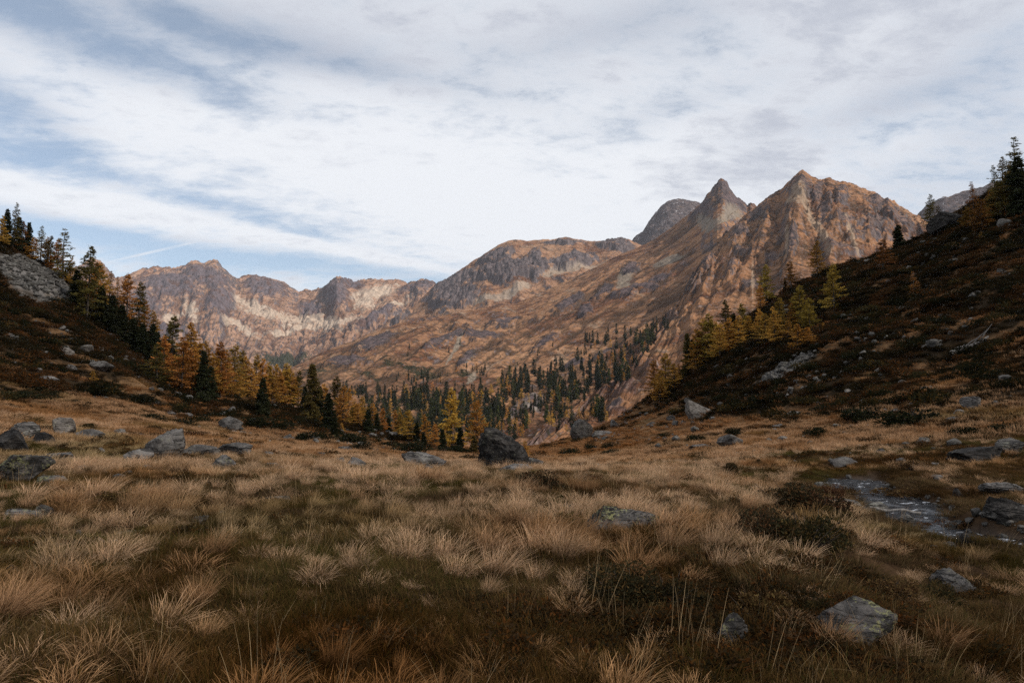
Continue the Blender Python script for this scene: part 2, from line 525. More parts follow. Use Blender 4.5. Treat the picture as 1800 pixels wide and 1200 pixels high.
sd, st = stream_dist(GX, GY)
half = 0.45 + 0.16 * pn(st * 1.3, 0 * st, 4)
bed = WATER_Z - 0.16
bank = sstep(half, half + 0.55, sd + 0.12 * pn(GX * 1.5, GY * 1.5, 40))
G = np.where(sd < 2.0, np.minimum(G, lerp(bed, np.maximum(G, bed), bank)), G)


def ground_z(x, y):
    a = np.arctan2(x, y); r = np.hypot(x, y)
    fi = np.interp(np.log(np.maximum(r, 0.31)), np.log(rr), np.arange(len(rr)))
    fj = np.interp(a, az_all, np.arange(len(az_all)))
    i = np.clip(fi.astype(int), 0, len(rr) - 2); j = np.clip(fj.astype(int), 0, len(az_all) - 2)
    u = fi - i; v = fj - j
    return (G[i, j] * (1 - u) * (1 - v) + G[i + 1, j] * u * (1 - v) + G[i, j + 1] * (1 - u) * v + G[i + 1, j + 1] * u * v)


def heath_mask(x, y):
    """share of dark dwarf-shrub heath (against straw grass) at a place"""
    r = np.hypot(x, y); a = np.arctan2(x, y)
    px, py = to_pix(x, y, ground_z(x, y))
    left = sstep(0.0, 1.0, (700 - py) / 60 + 0.5) * sstep(330, 200, px)
    left = np.maximum(left, sstep(45, 75, r) * sstep(820, 620, px) * 0.7)
    right = sstep(770, 690, py + np.clip(1250 - px, 0, 400) * 0.15) * sstep(980, 1150, px)
    m = np.maximum(left, right)
    zz_ = ground_z(x, y)
    n = fbm(x / 6.0, (y * 0.5 + zz_) / 3.2, 4, 50) + 0.6 * fbm(x / 1.7, (y * 0.6 + zz_) / 1.1, 3, 60)
    return sstep(0.16, 0.56, m * 0.80 + n * 0.75 - 0.16)


def scree_mask(x, y):
    px, py = to_pix(x, y, ground_z(x, y)); r = np.hypot(x, y)
    a = np.exp(-((px - 55) / 75) ** 2 - ((py - 490 - (px - 55) * 0.42) / 34) ** 2) * (r > 60)
    b = np.exp(-((px - 1385) / 46) ** 2 - ((py - 648 + (px - 1385) * 0.5) / 11) ** 2) * (r > 50)
    br = 0.35 * fbm(x / 5.0, (y + ground_z(x, y)) / 4.0, 4, 66)
    return np.maximum(a * 1.05, b * 1.25) + br * (np.maximum(a, b) > 0.1)


hm = heath_mask(GX, GY); sm = scree_mask(GX, GY)
n1 = fbm(GX / 3.0, GY / 3.0, 4, 70); n2 = fbm(GX / 12.0, GY / 12.0, 3, 80)
straw = np.array([0.185, 0.105, 0.052]); soil = np.array([0.040, 0.025, 0.015]); green = np.array([0.055, 0.050, 0.022])
heathc = np.array([0.022, 0.017, 0.011]); russet = np.array([0.085, 0.040, 0.018]); stone = np.array([0.17, 0.155, 0.14])
gc = lerp(soil, straw, (sstep(14, 40, RR) * 0.8 + 0.1)[..., None] * np.ones(3))
gc = lerp(gc, green, (sstep(0.25, 0.6, n2) * 0.45)[..., None])
gc = lerp(gc, russet, (sstep(0.15, 0.6, n1 * 0.6 - n2 * 0.6) * 0.5)[..., None])
gc = lerp(gc, heathc, (hm * 0.92)[..., None])
gc = lerp(gc, stone, (sstep(0.35, 0.75, sm + 0.25 * n1))[..., None])
gravel = sstep(1.0, 0.5, sd / (half + 0.35))
gc = lerp(gc, np.array([0.10, 0.095, 0.09]), (gravel)[..., None])
gv = np.stack([GX, GY, G], -1).reshape(-1, 3)
gf = grid_faces(*G.shape)
nc = len(az_all)
wrap = np.array([[i * nc + nc - 1, i * nc, (i + 1) * nc, (i + 1) * nc + nc - 1] for i in range(len(rr) - 1)])
gv = np.vstack([gv, [[0, 0, float(G[0].mean())]]]); gcol = np.vstack([gc.reshape(-1, 3), [soil]])
fan = np.array([[len(gv) - 1, j, (j + 1) % nc] for j in range(nc)])[:, ::-1]
me = mesh_from('ground', gv, [gf[:, ::-1], wrap, fan], M_GROUND, gcol)
tag(link('ground', me), kind='structure')

# ------------------------------------------------------------------ the mountains: one terrain sheet each, with its far side
SHEETS = {}
C_GRASS = np.array([0.258, 0.136, 0.074]); C_RUSSET = np.array([0.132, 0.060, 0.034]); C_HEATH = np.array([0.055, 0.034, 0.022])
C_ROCK = np.array([0.128, 0.102, 0.100]); C_ROCKD = np.array([0.052, 0.042, 0.044]); C_SCREE = np.array([0.345, 0.270, 0.205])
C_PINE = np.array([0.026, 0.026, 0.015]); C_STRAW = np.array([0.33, 0.195, 0.115])


def curve(pts):
    p = np.array(pts, float)
    return p[:, 0], p[:, 1], p[:, 2]


def sheet(name, px0, px1, step, top, bot, expo, nrows, relief, paint, backdrop=0.35):
    px = np.arange(px0, px1 + step, step)
    tx, ty, tr = curve(top); bx, by, br = curve(bot)
    Ty, Tr = np.interp(px, tx, ty), np.interp(px, tx, tr)
    By, Br = np.interp(px, bx, by), np.interp(px, bx, br)
    a1, z1 = pix_at(px, Ty, Tr); a0, z0 = pix_at(px, By, Br)
    s = np.linspace(0, 1, nrows)[:, None]
    s = 1 - (1 - s) ** 1.25                                   # closer rows towards the crest
    rad = Br + (Tr - Br) * s
    if callable(expo):
        prof = expo(s, px[None, :])
    else:
        prof = s ** expo
    z = z0 + (z1 - z0) * prof
    az_ = a0 + (a1 - a0) * s
    x, y = rad * np.sin(az_), rad * np.cos(az_)
    PX = np.broadcast_to(px[None, :], z.shape)
    S = np.broadcast_to(s, z.shape)
    _, PY = to_pix(x, y, z)
    dz, aux = relief(x, y, z, PX, PY, S)
    z = z + dz
    # far side of the crest
    nb = 14
    t = (np.arange(1, nb + 1) / nb)[:, None]
    rb = Tr[None, :] * (1 + backdrop * t)
    zb = z[-1][None, :] - (z[-1][None, :] + 150) * (t ** 1.1)
    xb, yb = rb * np.sin(a1)[None, :], rb * np.cos(a1)[None, :]
    zb = zb + fbm(xb / 150, yb / 150, 4, 5) * 30 * t
    # slope and colour of the side in view
    gu = np.stack(np.gradient(np.stack([x, y, z], -1), axis=0), 0); gw = np.stack(np.gradient(np.stack([x, y, z], -1), axis=1), 0)
    nn = np.cross(gw, gu); nn /= np.linalg.norm(nn, axis=-1, keepdims=True) + 1e-9
    steep = np.degrees(np.arccos(np.clip(np.abs(nn[..., 2]), 0, 1)))
    colr = paint(x, y, z, PX, PY, S, steep, aux)
    X = np.vstack([x, xb]); Y = np.vstack([y, yb]); Z = np.vstack([z, zb])
    Cc = np.concatenate([colr, np.broadcast_to(C_ROCK, (nb, len(px), 3))], 0)
    me = mesh_from(name, np.stack([X, Y, Z], -1).reshape(-1, 3), grid_faces(*X.shape), M_FAR, Cc.reshape(-1, 3))
    o = tag(link(name, me), kind='structure')
    SHEETS[o.name] = o
    return o


def blobs(PX, PY, lst):
    t = np.zeros(PX.shape)
    for cx_, cy_, rx, ry, rot in lst:
        c, s_ = math.cos(R_(rot)), math.sin(R_(rot))
        u = (PX - cx_) * c + (PY - cy_) * s_; v = -(PX - cx_) * s_ + (PY - cy_) * c
        t = np.maximum(t, np.exp(-(u / rx) ** 2 - (v / ry) ** 2))
    return t


def ground_cover(x, y, z, steep, seed, rock_at=40, rock_w=9, grass=C_GRASS, russet=0.55, fall=None):
    """grass, russet heath and rock by steepness and patchiness"""
    L = 1.0
    na = fbm(x / 260, y / 260, 4, seed); nb_ = fbm(x / 60, y / 60, 5, seed + 3); ncc = fbm(x / 16, (y + z) / 16, 4, seed + 5)
    c = lerp(grass, C_RUSSET, sstep(-0.25, 0.55, na * 0.8 + nb_ * 0.8 + ncc * 0.35)[..., None] * russet * 1.4)
    c = lerp(c, C_STRAW, (sstep(0.15, 0.7, -na * 0.7 + ncc * 0.7) * 0.55)[..., None])
    c = lerp(c, C_HEATH, (sstep(0.28, 0.75, nb_ * 0.9 - na * 0.4 + ncc * 0.3) * 0.75)[..., None])
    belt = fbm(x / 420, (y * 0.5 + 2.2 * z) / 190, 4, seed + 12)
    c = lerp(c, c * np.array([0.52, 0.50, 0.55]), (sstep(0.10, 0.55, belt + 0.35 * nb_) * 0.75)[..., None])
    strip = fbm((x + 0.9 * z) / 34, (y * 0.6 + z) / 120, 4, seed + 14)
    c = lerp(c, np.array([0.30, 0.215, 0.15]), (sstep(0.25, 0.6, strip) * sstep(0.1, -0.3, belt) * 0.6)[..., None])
    sp2 = fbm(x / 24, (y * 0.6 + z) / 15, 4, seed + 7)
    c = lerp(c, C_HEATH * 0.9, (sstep(0.12, 0.42, sp2 + 0.3 * nb_) * 0.75)[..., None])
    c = lerp(c, C_ROCK * 1.2, (sstep(0.42, 0.62, fbm(x / 13, (y * 0.6 + z) / 9, 3, seed + 8) + 0.25 * nb_) * 0.8)[..., None])
    rk = sstep(rock_at, rock_at + rock_w, steep + 13 * nb_ + 9 * ncc)
    rc = lerp(C_ROCK, C_ROCKD, sstep(-0.3, 0.5, fbm(x / 30, (y * 0.4 + z * 1.6) / 14, 4, seed + 9))[..., None])
    rc = lerp(rc, C_ROCK * 1.7, (sstep(0.25, 0.6, ncc) * 0.5)[..., None])
    c = lerp(c, rc, rk[..., None])
    return c, rk, na, nb_, ncc


# --- far left range
TOP3 = [(60, 500, 5600), (120, 478, 5600), (150, 460, 5600), (162, 452, 5600), (176, 458, 5600), (190, 472, 5500), (203, 486, 5400), (228, 481, 5300), (250, 474, 5300), (265, 471, 5300), (290, 469, 5300), (315, 470, 5300), (328, 464, 5300), (338, 458, 5300), (350, 457, 5300),
        (360, 462, 5300), (368, 458, 5300), (376, 455, 5300), (383, 457, 5300), (390, 466, 5300), (402, 478, 5350), (415, 489, 5400), (428, 485, 5400), (443, 481, 5400), (462, 486, 5400), (480, 488, 5400), (495, 494, 5400), (512, 505, 5400),
        (525, 511, 5500), (540, 509, 5500), (556, 509, 5400), (568, 503, 5300), (580, 494, 5200), (592, 486, 5100), (602, 487, 5100), (612, 492, 5100), (626, 494, 5100), (640, 490, 5100), (665, 490, 5100), (690, 491, 5000), (706, 493, 5000), (720, 497, 4900),
        (735, 491, 4800), (748, 488, 4800), (758, 494, 4800), (768, 501, 4700), (790, 506, 4700), (850, 520, 4600)]
BOT3 = [(60, 660, 2600), (300, 668, 2600), (500, 664, 2400), (700, 640, 2400), (850, 640, 2600)]
ROCK3 = [(300, 505, 62, 26, 8), (385, 535, 30, 30, 20), (360, 490, 55, 22, 20), (465, 505, 50, 22, 10), (590, 518, 26, 32, -10), (735, 505, 42, 12, -15), (545, 547, 26, 14, 0), (615, 500, 30, 12, 10), (660, 565, 45, 10, -25),
         (250, 540, 40, 30, 0), (300, 590, 40, 14, 0)]
SCREE3 = [(470, 552, 80, 12, 10), (560, 565, 90, 16, 0), (660, 515, 55, 16, -12), (420, 575, 50, 8, 25), (440, 535, 50, 9, 15), (640, 530, 24, 20, 20), (520, 580, 70, 8, -8), (690, 540, 40, 8, -25), (335, 545, 12, 26, -25), (300, 560, 30, 8, -30)]


def rel3(x, y, z, PX, PY, S):
    rk = blobs(PX, PY, ROCK3)
    w = fbm(x / 500, y / 500, 3, 90)
    low = (gully(PX / 48 + 0.4 * w, S * 2.6 + 0.5 * w, 5, 100) - 0.5) * 95 * sstep(0, .15, S) * sstep(1.0, 0.72, S)
    mid = (ridged(x / 230, (y + z) / 300, 5, 110) - 0.4) * 26 * (0.35 + rk) * (0.25 + sstep(1.0, .9, S))
    bump = rk * 48 * sstep(1.0, 0.85, S) + rk * fbm(x / 90, (y + z) / 60, 5, 120) * 20
    jag = fbm(x / 60, y / 400, 5, 130) * 16 * sstep(0.7, 1.0, S) + (gully(x / 45, y / 500, 3, 135) - 0.5) * 22 * sstep(0.8, 1.0, S)
    return low + mid + bump + jag, (rk, low / 95)


def paint3(x, y, z, PX, PY, S, steep, aux):
    c, rk, na, nb_, ncc = ground_cover(x, y, z, steep, 200, 43, 8, np.array([0.315, 0.185, 0.122]), 0.6)
    m = sstep(0.35, 0.65, aux[0] + 0.28 * nb_ + 0.2 * ncc)
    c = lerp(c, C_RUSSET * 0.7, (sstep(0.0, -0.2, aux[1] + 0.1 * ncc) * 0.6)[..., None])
    rc = lerp(C_ROCK * np.array([0.9, 0.88, 0.96]), C_ROCKD, sstep(-0.2, 0.5, ncc + 0.5 * nb_)[..., None])
    c = lerp(c, lerp(rc, C_RUSSET * 1.1, (sstep(0.0, 0.6, nb_) * 0.45)[..., None]), m[..., None])
    sc = sstep(0.42, 0.85, blobs(PX, PY, SCREE3) + 0.4 * nb_ + 0.3 * ncc) * (1 - m)
    c = lerp(c, C_SCREE * (1.22 + 0.25 * ncc[..., None]), sc[..., None] * 0.85)
    pine = sstep(0.4, 0.7, blobs(PX, PY, [(500, 632, 60, 14, 0), (600, 625, 40, 8, 0)]) + 0.5 * ncc)
    return lerp(c, C_PINE * 1.3, pine[..., None])


# --- right grey hill, grey dome (farthest)
def rel_rock(x, y, z, PX, PY, S):
    d = (ridged(x / 260, (y + z) / 300, 6, 300) - 0.4) * 60 * sstep(1.0, 0.8, S) + fbm(x / 50, (y + z) / 50, 5, 310) * 9 * (0.5 + S)
    return d, ()


def paint_rock(x, y, z, PX, PY, S, steep, aux):
    c, rk, na, nb_, ncc = ground_cover(x, y, z, steep, 330, 22, 8, np.array([0.17, 0.115, 0.075]), 0.5)
    rk = rk; snow = sstep(0.52, 0.7, ncc + 0.4 * nb_) * sstep(0.5, 0.9, S)
    return lerp(c * 0.85, np.array([0.7, 0.7, 0.72]), (snow * 0.5)[..., None])


# --- flat-topped ridge behind the big hillside
TOP4 = [(560, 650, 3000), (600, 612, 3200), (640, 590, 3300), (690, 562, 3400), (725, 540, 3500), (745, 520, 3600), (762, 503, 3700), (775, 496, 3700), (800, 480, 3700), (815, 470, 3750), (835, 456, 3800), (855, 444, 3800), (875, 431, 3800), (893, 423, 3800), (905, 421, 3800), (925, 423, 3800), (950, 421, 3800),
        (975, 420, 3800), (995, 416, 3800), (1012, 420, 3800), (1040, 424, 3800), (1060, 422, 3800), (1075, 419, 3850), (1090, 417, 3850), (1103, 420, 3850), (1112, 424, 3850), (1150, 440, 3800), (1200, 470, 3800), (1240, 500, 3800)]
BOT4 = [(560, 690, 2000), (700, 640, 2000), (900, 610, 2000), (1240, 600, 2200)]
ROCK4 = [(800, 502, 55, 14, -24), (905, 478, 80, 14, -8), (940, 468, 14, 26, 0), (1000, 462, 55, 9, -10), (800, 525, 45, 18, -12), (870, 457, 36, 12, -20), (1075, 425, 30, 9, -10), (1090, 432, 26, 10, 0), (690, 560, 36, 10, -20), (990, 425, 40, 5, 0)]
SCREE4 = [(900, 510, 46, 10, -18), (975, 480, 36, 8, -16), (860, 525, 40, 8, -10), (1030, 470, 40, 6, -12), (870, 430, 20, 6, -40)]


def rel4(x, y, z, PX, PY, S):
    rk = blobs(PX, PY, ROCK4)
    w = fbm(x / 400, y / 400, 3, 400)
    low = (ridged(PX / 70 + S * 1.1 + 0.4 * w, S * 2.5 + 0.4 * w, 4, 410) - 0.42) * 40 * sstep(0, .2, S) * sstep(1.0, 0.75, S)
    cliff = sstep(0.32, 0.55, rk + 0.22 * fbm(x / 70, z / 50, 4, 420)) * 36 * sstep(1.0, 0.9, S)
    fl = rk * (gully(PX / 12 + 0.5 * w, S * 7 + w, 4, 430) - 0.5) * 34 + rk * fbm(x / 30, z / 14, 4, 431) * 10
    det = fbm(x / 45, (y + z) / 45, 5, 440) * 5 * (0.6 + 0.8 * rk)
    return low + cliff + fl + det, (rk,)


def paint4(x, y, z, PX, PY, S, steep, aux):
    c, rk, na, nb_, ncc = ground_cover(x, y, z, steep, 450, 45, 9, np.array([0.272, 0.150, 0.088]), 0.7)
    m = sstep(0.35, 0.6, aux[0] + 0.25 * nb_ + 0.22 * ncc)
    rc = lerp(C_ROCK, C_ROCKD, sstep(-0.35, 0.45, 0.5 * pn(PX / 6 + 2 * ncc, S * 16, 7) + 0.7 * ncc + 0.3 * nb_)[..., None])
    c = lerp(c, rc, m[..., None])
    sc = sstep(0.42, 0.72, blobs(PX, PY, SCREE4) + 0.25 * nb_ + 0.2 * ncc) * (1 - m)
    return lerp(c, C_SCREE * 0.85, sc[..., None] * 0.8)


# --- big hillside with the pointed summit; its foot is the wooded valley
TOP5 = [(430, 690, 1500), (500, 652, 1700), (540, 632, 1850), (560, 622, 1900), (600, 606, 2000), (640, 592, 2100), (680, 575, 2150), (710, 566, 2200), (740, 560, 2250), (775, 556, 2300), (810, 548, 2350), (850, 541, 2400), (880, 535, 2400), (905, 533, 2450), (935, 521, 2500),
        (965, 508, 2550), (1000, 492, 2600), (1050, 468, 2650), (1090, 447, 2700), (1120, 436, 2750), (1150, 421, 2800), (1180, 400, 2850), (1205, 380, 2900), (1222, 366, 2900), (1234, 356, 2900), (1243, 343, 2900), (1250, 335, 2900), (1256, 325, 2900), (1263, 317, 2900), (1270, 314, 2900), (1277, 318, 2900), (1282, 329, 2900),
        (1288, 337, 2900), (1296, 347, 2900), (1306, 353, 2900), (1314, 360, 2900), (1320, 355, 2900), (1326, 360, 2900), (1335, 366, 2900), (1400, 420, 2900)]
BOT5 = [(430, 880, 420), (700, 880, 420), (1000, 870, 420), (1400, 850, 420)]
ROCK5 = [(1270, 330, 22, 18, 0), (1290, 355, 30, 12, 10), (1235, 372, 26, 12, -35), (1110, 475, 18, 6, -25), (1160, 495, 26, 7, -20), (1130, 510, 40, 6, -12), (1060, 515, 30, 8, -30), (1095, 520, 26, 6, 0), (1000, 540, 34, 8, -30), (1030, 550, 14, 12, -30), (890, 565, 30, 6, -6),
         (960, 600, 30, 10, -35), (850, 590, 36, 8, -8), (780, 600, 50, 8, -25), (660, 605, 45, 10, -20), (610, 640, 50, 8, -10), (820, 630, 26, 12, -50), (930, 705, 20, 10, -35), (905, 720, 7, 26, 35), (945, 715, 6, 20, 35), (1010, 640, 24, 10, -20), (1060, 620, 22, 8, -30), (1110, 690, 26, 12, -25), (740, 560, 40, 6, -8)]
SCREE5 = [(1098, 488, 22, 10, -35), (1290, 375, 24, 14, 30), (1180, 455, 36, 7, -20), (1245, 395, 26, 16, 30), (1275, 385, 30, 10, -30), (1100, 500, 24, 4, -10), (830, 660, 16, 5, -50), (800, 610, 40, 4, -55)]
PINE_FLOOR5 = [(745, 650, 55, 16, 6), (690, 640, 36, 9, 10), (815, 655, 22, 8, -5), (560, 655, 40, 10, 0), (640, 660, 50, 7, 10), (890, 680, 30, 6, 0), (760, 690, 60, 8, 0), (700, 745, 90, 25, 0), (760, 735, 120, 42, 0), (850, 720, 60, 40, 0), (720, 705, 90, 18, 0)]  # dwarf pine mats, and darkened forest floor between the valley trees


def rel5(x, y, z, PX, PY, S):
    rk = blobs(PX, PY, ROCK5)
    w = fbm(x / 300, y / 300, 3, 500)
    diag = PX + (PY - 500) * 1.5                              # fall lines run down to the left
    cross = PY * 1.0 + PX * 0.42                              # ledges lie across them
    mask = sstep(0.02, .2, S) * sstep(1.0, 0.85, S)
    low = (ridged(diag / 105 + 0.35 * w, cross / 190 + 0.4 * w, 4, 510) - 0.42) * 30 * mask
    led = fbm(diag / 60 + w, cross / 15 + 0.5 * w, 4, 520) * 7 * mask
    cliff = sstep(0.30, 0.6, rk + 0.3 * fbm(x / 40, (y + z) / 30, 4, 530)) * 14 * sstep(1.0, 0.93, S)
    gul = (gully(diag / 34 + 0.5 * w, cross / 130, 4, 540) - 0.5) * 22 * mask
    det = (fbm(x / 26, (y + z) / 26, 5, 550) * 3 + fbm(x / 9, (y + z) / 9, 3, 551) * 1.6) * (0.7 + 0.9 * rk) * (0.35 + 0.65 * S)
    jag = fbm(x / 20, z / 30, 4, 555) * 8 * sstep(0.95, 1, S) * sstep(1180, 1240, PX)
    near = np.clip(np.hypot(x, y) / 2300, 0.2, 1.0)
    return low * near + led * near + cliff * near ** 1.2 + gul * near + det * near ** 0.5 + jag, (rk, gul / 22 + led / 40)


def paint5(x, y, z, PX, PY, S, steep, aux):
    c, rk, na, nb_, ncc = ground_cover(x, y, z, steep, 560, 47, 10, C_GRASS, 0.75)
    m = sstep(0.42, 0.66, aux[0] + 0.3 * nb_ + 0.3 * ncc)
    rc = lerp(C_ROCK * np.array([0.88, 0.80, 0.80]), C_ROCKD, sstep(-0.3, 0.4, ncc + 0.4 * nb_)[..., None])
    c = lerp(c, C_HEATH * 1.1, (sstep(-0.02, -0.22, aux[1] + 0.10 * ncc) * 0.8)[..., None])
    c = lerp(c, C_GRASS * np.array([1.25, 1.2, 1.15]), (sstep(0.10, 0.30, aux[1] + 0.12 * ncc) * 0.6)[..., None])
    pale = sstep(0.4, 0.6, blobs(PX, PY, [(920, 720, 40, 45, 35), (830, 640, 40, 10, -50)])) * 0.6
    rc = lerp(rc, np.array([0.33, 0.28, 0.24]), (pale * sstep(-0.2, 0.4, ncc))[..., None])
    c = lerp(c, rc, m[..., None])
    sc = sstep(0.42, 0.72, blobs(PX, PY, SCREE5) + 0.25 * nb_ + 0.25 * ncc) * (1 - m)
    c = lerp(c, C_SCREE * np.array([0.62, 0.66, 0.68]), sc[..., None] * 0.8)
    pine = sstep(0.42, 0.85, blobs(PX, PY, PINE_FLOOR5) * 0.8 + 0.45 * ncc + 0.35 * nb_ + 0.3 * fbm(x / 8, (y + z) / 8, 3, 575))
    c = lerp(c, C_PINE, pine[..., None] * 0.95)
    specks = sstep(0.30, 0.5, fbm(x / 11, (y + z) / 11, 3, 570)) * sstep(480, 640, PY) * 0.6
    return lerp(c, C_PINE * 1.3, specks[..., None])


# --- broad pyramid mountain on the right, its left ridge running down to the valley
TOP6 = [(860, 815, 520), (900, 796, 560), (930, 775, 600), (960, 748, 660), (1000, 722, 740), (1040, 690, 830), (1080, 655, 930), (1110, 625, 1030), (1135, 592, 1140), (1155, 566, 1250), (1175, 550, 1350), (1192, 530, 1450), (1206, 506, 1550), (1216, 488, 1600), (1232, 462, 1700), (1252, 440, 1780),
        (1280, 410, 1880), (1300, 386, 1940), (1312, 372, 1960), (1326, 362, 2000), (1340, 352, 2000), (1350, 344, 2000), (1362, 338, 2000), (1372, 334, 2000), (1380, 324, 2000), (1388, 314, 2000), (1396, 306, 2000), (1404, 301, 2000), (1412, 300, 2000), (1420, 304, 2000), (1432, 310, 2000), (1446, 315, 2000),
        (1460, 314, 2000), (1475, 317, 2000), (1490, 318, 2000), (1508, 323, 2000), (1522, 332, 2000), (1540, 340, 2000), (1553, 350, 2000), (1562, 347, 2000), (1572, 352, 2000), (1582, 362, 2000), (1596, 368, 2000), (1606, 378, 1980), (1625, 388, 1950), (1660, 410, 1900), (1760, 480, 1800), (1860, 560, 1700)]
BOT6 = [(860, 860, 480), (1000, 830, 460), (1200, 790, 440), (1860, 790, 440)]
ROCK6 = [(1405, 325, 30, 18, 20), (1440, 340, 12, 26, 10), (1330, 370, 30, 8, -35), (1300, 410, 12, 30, 35), (1290, 470, 10, 30, 25), (1380, 395, 9, 30, 20), (1395, 430, 8, 30, 10), (1450, 375, 12, 40, 8), (1480, 340, 12, 26, 10), (1550, 360, 34, 14, 20), (1490, 395, 30, 10, 5), (1580, 385, 30, 12, 25), (1240, 470, 10, 26, 40),
         (1215, 500, 10, 20, 30), (1310, 440, 30, 8, 10), (1470, 440, 50, 8, 5), (1320, 500, 20, 10, 10), (1540, 400, 34, 9, 8), (1360, 450, 18, 10, 10), (1180, 560, 14, 8, 30), (1530, 420, 50, 8, 0), (1100, 690, 30, 12, -30), (1140, 650, 20, 10, -30), (1080, 720, 30, 10, -20)]
SCREE6 = [(1408, 345, 26, 14, 40), (1430, 380, 9, 44, -24), (1450, 420, 8, 50, -20), (1395, 350, 20, 8, 30), (1500, 420, 5, 40, -20), (1385, 420, 5, 50, 0), (1325, 500, 4, 50, 0)]


def fan6(PX, S):
    return (PX - 1405) / (1.0 + 0.85 * (1 - S))


def rel6(x, y, z, PX, PY, S):
    rk = blobs(PX, PY, ROCK6)
    w = fbm(x / 260, y / 260, 4, 600)
    u = fan6(PX, S)
    mask = sstep(0.0, .25, S) * (0.25 + 0.75 * sstep(1.0, 0.8, S))
    rib = (ridged(u / 50 + 0.35 * w, S * 1.3 + 0.4 * w, 3, 613) - 0.45) * 46 * mask
    rib2 = (gully(u / 24 + 0.7 * w, S * 3.4 + 0.9 * w, 4, 620) - 0.5) * 18 * mask
    led = fbm(u / 40, z / 26 + 0.6 * w, 4, 630) * 4.5 * mask
    cliff = sstep(0.35, 0.6, rk + 0.28 * fbm(x / 30, (y + z) / 25, 4, 640)) * 12 * sstep(1.0, 0.93, S)
    det = (fbm(x / 20, (y + z) / 20, 5, 650) * 3.0 + fbm(x / 8, (y + z) / 8, 3, 651) * 1.5) * (0.7 + 0.8 * rk) * (0.3 + 0.7 * S)
    jag = fbm(x / 16, z / 30, 4, 655) * 5 * sstep(0.92, 1, S)
    near = np.clip(np.hypot(x, y) / 1750, 0.25, 1.0)
    hi = 0.35 + 0.65 * sstep(0.25, 0.75, S)
    rib = rib * hi; rib2 = rib2 * hi
    return (rib * near ** 1.5 + rib2 * near + led * near + cliff * near + det * near ** 0.7 + jag), (rk, rib2 / 18 + 0.3 * rib / 46)


def paint6(x, y, z, PX, PY, S, steep, aux):
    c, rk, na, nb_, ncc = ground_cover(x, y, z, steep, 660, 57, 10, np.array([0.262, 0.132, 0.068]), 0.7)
    m = sstep(0.52, 0.76, aux[0] + 0.3 * nb_ + 0.3 * ncc)
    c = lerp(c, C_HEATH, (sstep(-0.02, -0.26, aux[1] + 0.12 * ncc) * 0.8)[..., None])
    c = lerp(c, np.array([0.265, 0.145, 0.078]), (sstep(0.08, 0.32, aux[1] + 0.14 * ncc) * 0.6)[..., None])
    rc = lerp(C_ROCK * np.array([1.2, 1.0, 0.86]), C_ROCKD, sstep(-0.3, 0.4, ncc + 0.4 * nb_)[..., None])
    c = lerp(c, rc, m[..., None])
    sc = sstep(0.48, 0.85, blobs(PX, PY, SCREE6) + 0.35 * nb_ + 0.40 * ncc)
    c = lerp(c, C_SCREE * np.array([0.9, 0.82, 0.74]), sc[..., None] * 0.8)
    low = sstep(520, 640, PY)
    c = lerp(c, C_PINE * 1.2, (sstep(0.28, 0.5, fbm(x / 9, (y + z) / 9, 3, 670)) * (0.25 + 0.5 * low))[..., None])
    c = lerp(c, C_RUSSET, (low * 0.45 * sstep(-0.3, 0.3, nb_))[..., None])
    st_ = sstep(0.46, 0.62, fbm(x / 7, (y + z) / 7, 3, 680)) * 0.45
    return lerp(c, np.array([0.30, 0.24, 0.20]), st_[..., None])


sheet('mountain_range', 60, 850, 1.25, TOP3, BOT3, lambda s, p: s ** 1.55, 210, rel3, paint3)
sheet('mountain', 1560, 1860, 2.0, [(1560, 420, 3400), (1600, 388, 3400), (1620, 368, 3400), (1640, 354, 3400), (1662, 345, 3400), (1690, 338, 3400), (1715, 330, 3400), (1735, 325, 3400), (1800, 312, 3400), (1860, 300, 3400)],
      [(1560, 520, 2400), (1860, 520, 2400)], 1.2, 110, rel_rock, paint_rock)
sheet('mountain', 1080, 1330, 1.25, [(1080, 470, 4300), (1098, 440, 4300), (1110, 424, 4300), (1122, 412, 4300), (1134, 400, 4300), (1142, 386, 4300), (1152, 374, 4300), (1162, 364, 4300), (1172, 355, 4300), (1186, 350, 4300), (1204, 349, 4300), (1218, 352, 4300), (1232, 358, 4300), (1250, 366, 4300), (1290, 372, 4300), (1330, 400, 4300)],
      [(1080, 480, 3600), (1330, 480, 3600)], 1.1, 130, rel_rock, paint_rock)
sheet('mountain', 560, 1240, 1.25, TOP4, BOT4, lambda s, p: s ** 1.45, 230, rel4, paint4)
sheet('mountain', 430, 1400, 1.35, TOP5, BOT5, lambda s, p: s ** 1.32, 420, rel5, paint5)
sheet('mountain', 860, 1860, 1.35, TOP6, BOT6, lambda s, p: lerp(s ** 1.0, s ** 1.35, sstep(1150, 1350, p)), 400, rel6, paint6)


# ------------------------------------------------------------------ clouds that shade the near valley (behind the camera, where the sun stands)
def cloud_mat():
    m, n, out = new_mat('cloud_white')
    d = n.node('ShaderNodeBsdfDiffuse'); d.inputs[0].default_value = (0.9, 0.9, 0.92, 1)
    t = n.node('ShaderNodeBsdfTranslucent'); t.inputs[0].default_value = (0.5, 0.5, 0.52, 1)
    mx = n.node('ShaderNodeMixShader'); mx.inputs[0].default_value = 0.15
    n.l.new(d.outputs[0], mx.inputs[1]); n.l.new(t.outputs[0], mx.inputs[2])
    tr = n.node('ShaderNodeBsdfTransparent'); m2 = n.node('ShaderNodeMixShader'); m2.inputs[0].default_value = 0.62
    n.l.new(mx.outputs[0], m2.inputs[1]); n.l.new(tr.outputs[0], m2.inputs[2]); n.l.new(m2.outputs[0], out.inputs[0])
    return m


M_CLOUD = cloud_mat()
_sph = {}


